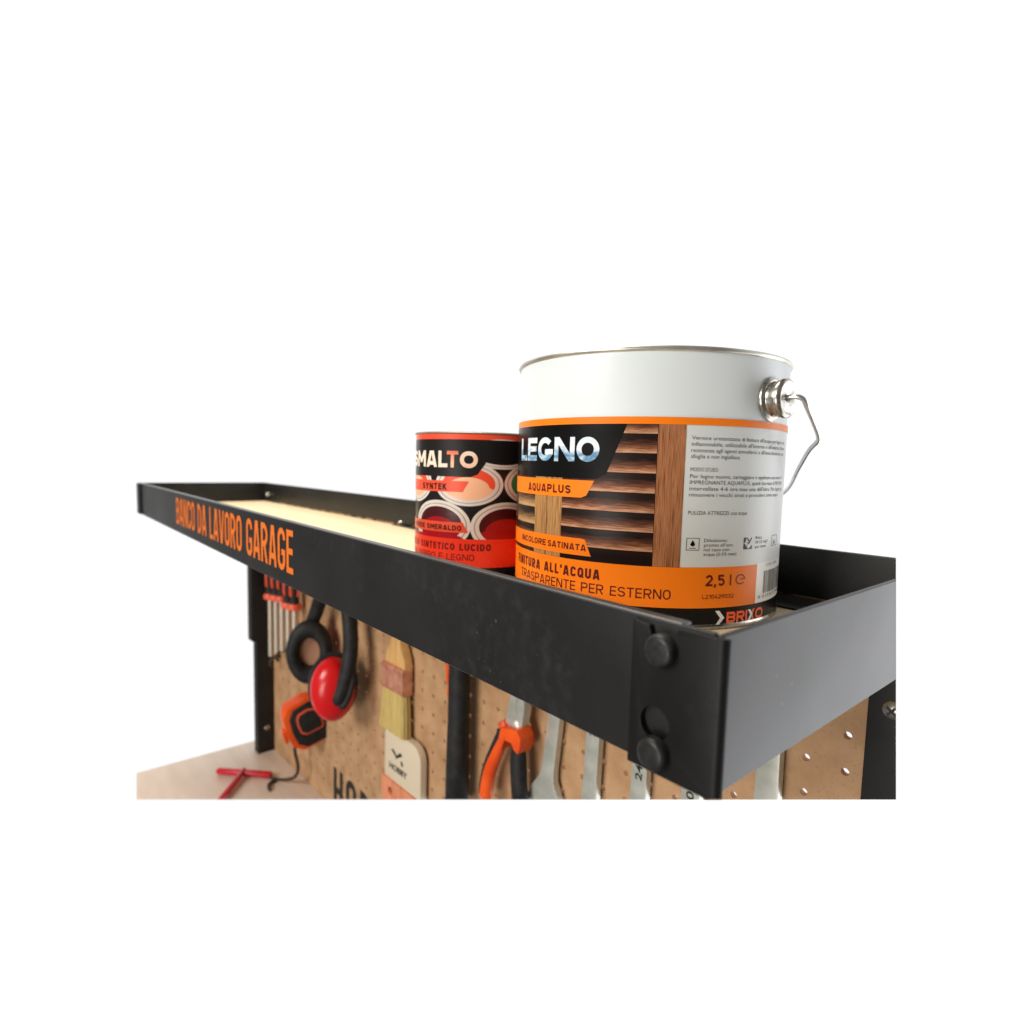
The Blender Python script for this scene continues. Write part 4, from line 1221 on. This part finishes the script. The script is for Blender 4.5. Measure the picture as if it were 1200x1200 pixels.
# two little wire hooks in the board
for s_, z_, lb in ((1.005, -0.322, 'small dark peg hook low beside the post, the left one of two'), (0.975, -0.303, 'small dark peg hook low beside the post, the right one of two')):
    h_ = smooth_path([(0, 0.002, 0), (0, -0.012, 0), (0, -0.018, -0.004), (0, -0.019, -0.012), (0, -0.016, -0.016)], 4)
    o = finish(tube_bm(h_, 0.0028, 10), 'peg_hook', M['cord'], None, 60)
    o.location = bpos(s_, 0, z_); o.rotation_euler = (0, 0, BA)
    tag(o, lb, 'hook', 'small hooks in the board by the post')

# T handled key lying on the bench
t = thing('hex_key', 'red vinyl coated T handle key lying on the bench top', 'hex key', (-0.975, 0.130, BENCH))
q0 = Vector((-1.008 + 0.975, 0.099 - 0.130, 0.0065)); q1 = Vector((-0.940 + 0.975, 0.166 - 0.130, 0.0065))
finish(tube_bm([q0, (q0 + q1) / 2, q1], 0.0058, 16), 'cross_bar', M['hexred'], t, 60)
c0 = Vector((-0.980 + 0.975, 0.134 - 0.130, 0.0085)); c1 = Vector((-0.905 + 0.975, 0.074 - 0.130, 0.0065))
finish(tube_bm([c0, (c0 + c1) / 2, c1], 0.0050, 16), 'stem', M['hexred'], t, 60)

# ------------------------------------------------------------------ the picture shows the workplace only up to a cut: end every piece there
bpy.context.view_layer.update()
cut_bottom = (CAM, (yc * -1.0 - zc * 0.0))


def plane_through(px, py, vertical):
    """plane containing the lens and the straight cut line"""
    if vertical:
        d = Vector((px, 0, -690.0)); nrm = Vector((690.0, 0, px)).normalized()
    else:
        nrm = Vector((0, -690.0, -(-py))).normalized()
    return nrm


def to_world(v):
    return xc * v.x + yc * v.y + zc * v.z


# bottom edge lies 334 px below the lens axis, right edge 447 px right, left edge 443 px left (lens 690 px)
n_bot = to_world(Vector((0, -690.0, 334.0)).normalized())
n_right = to_world(Vector((690.0, 0, 447.0)).normalized())
n_left = to_world(Vector((-690.0, 0, 443.0)).normalized())


def crop(o, nrm):
    mw = o.matrix_world
    d = [(mw @ v.co - CAM).dot(nrm) for v in o.data.vertices]
    if max(d) <= 0:
        return
    if min(d) >= 0:
        bpy.data.objects.remove(o)
        return
    bm = bmesh.new(); bm.from_mesh(o.data); bm.transform(mw)
    closed = all(len(e.link_faces) == 2 for e in bm.edges)
    r = bmesh.ops.bisect_plane(bm, geom=list(bm.verts) + list(bm.edges) + list(bm.faces), dist=1e-7, plane_co=CAM, plane_no=nrm, clear_outer=True)
    if closed:
        es = [g for g in r['geom_cut'] if isinstance(g, bmesh.types.BMEdge)]
        bmesh.ops.triangle_fill(bm, use_beauty=True, edges=es)
    bm.transform(mw.inverted())
    me = o.data.copy() if o.data.users > 1 else o.data
    bm.to_mesh(me); bm.free(); o.data = me


for nrm, skip in ((n_bot, ('backdrop',)), (n_right, ('backdrop',)), (n_left, None)):
    for o in [x for x in SC.objects if x.type == 'MESH']:
        if skip is None:
            if o.name.startswith('top_board'):
                crop(o, nrm)
        elif o.name not in skip:
            ch = list(o.children)
            mws = o.matrix_world.copy(); par = o.parent
            nm = o.name
            crop(o, nrm)
            if nm not in SC.objects:
                for c in ch:
                    if c.name in SC.objects:
                        bpy.data.objects.remove(c) if False else None
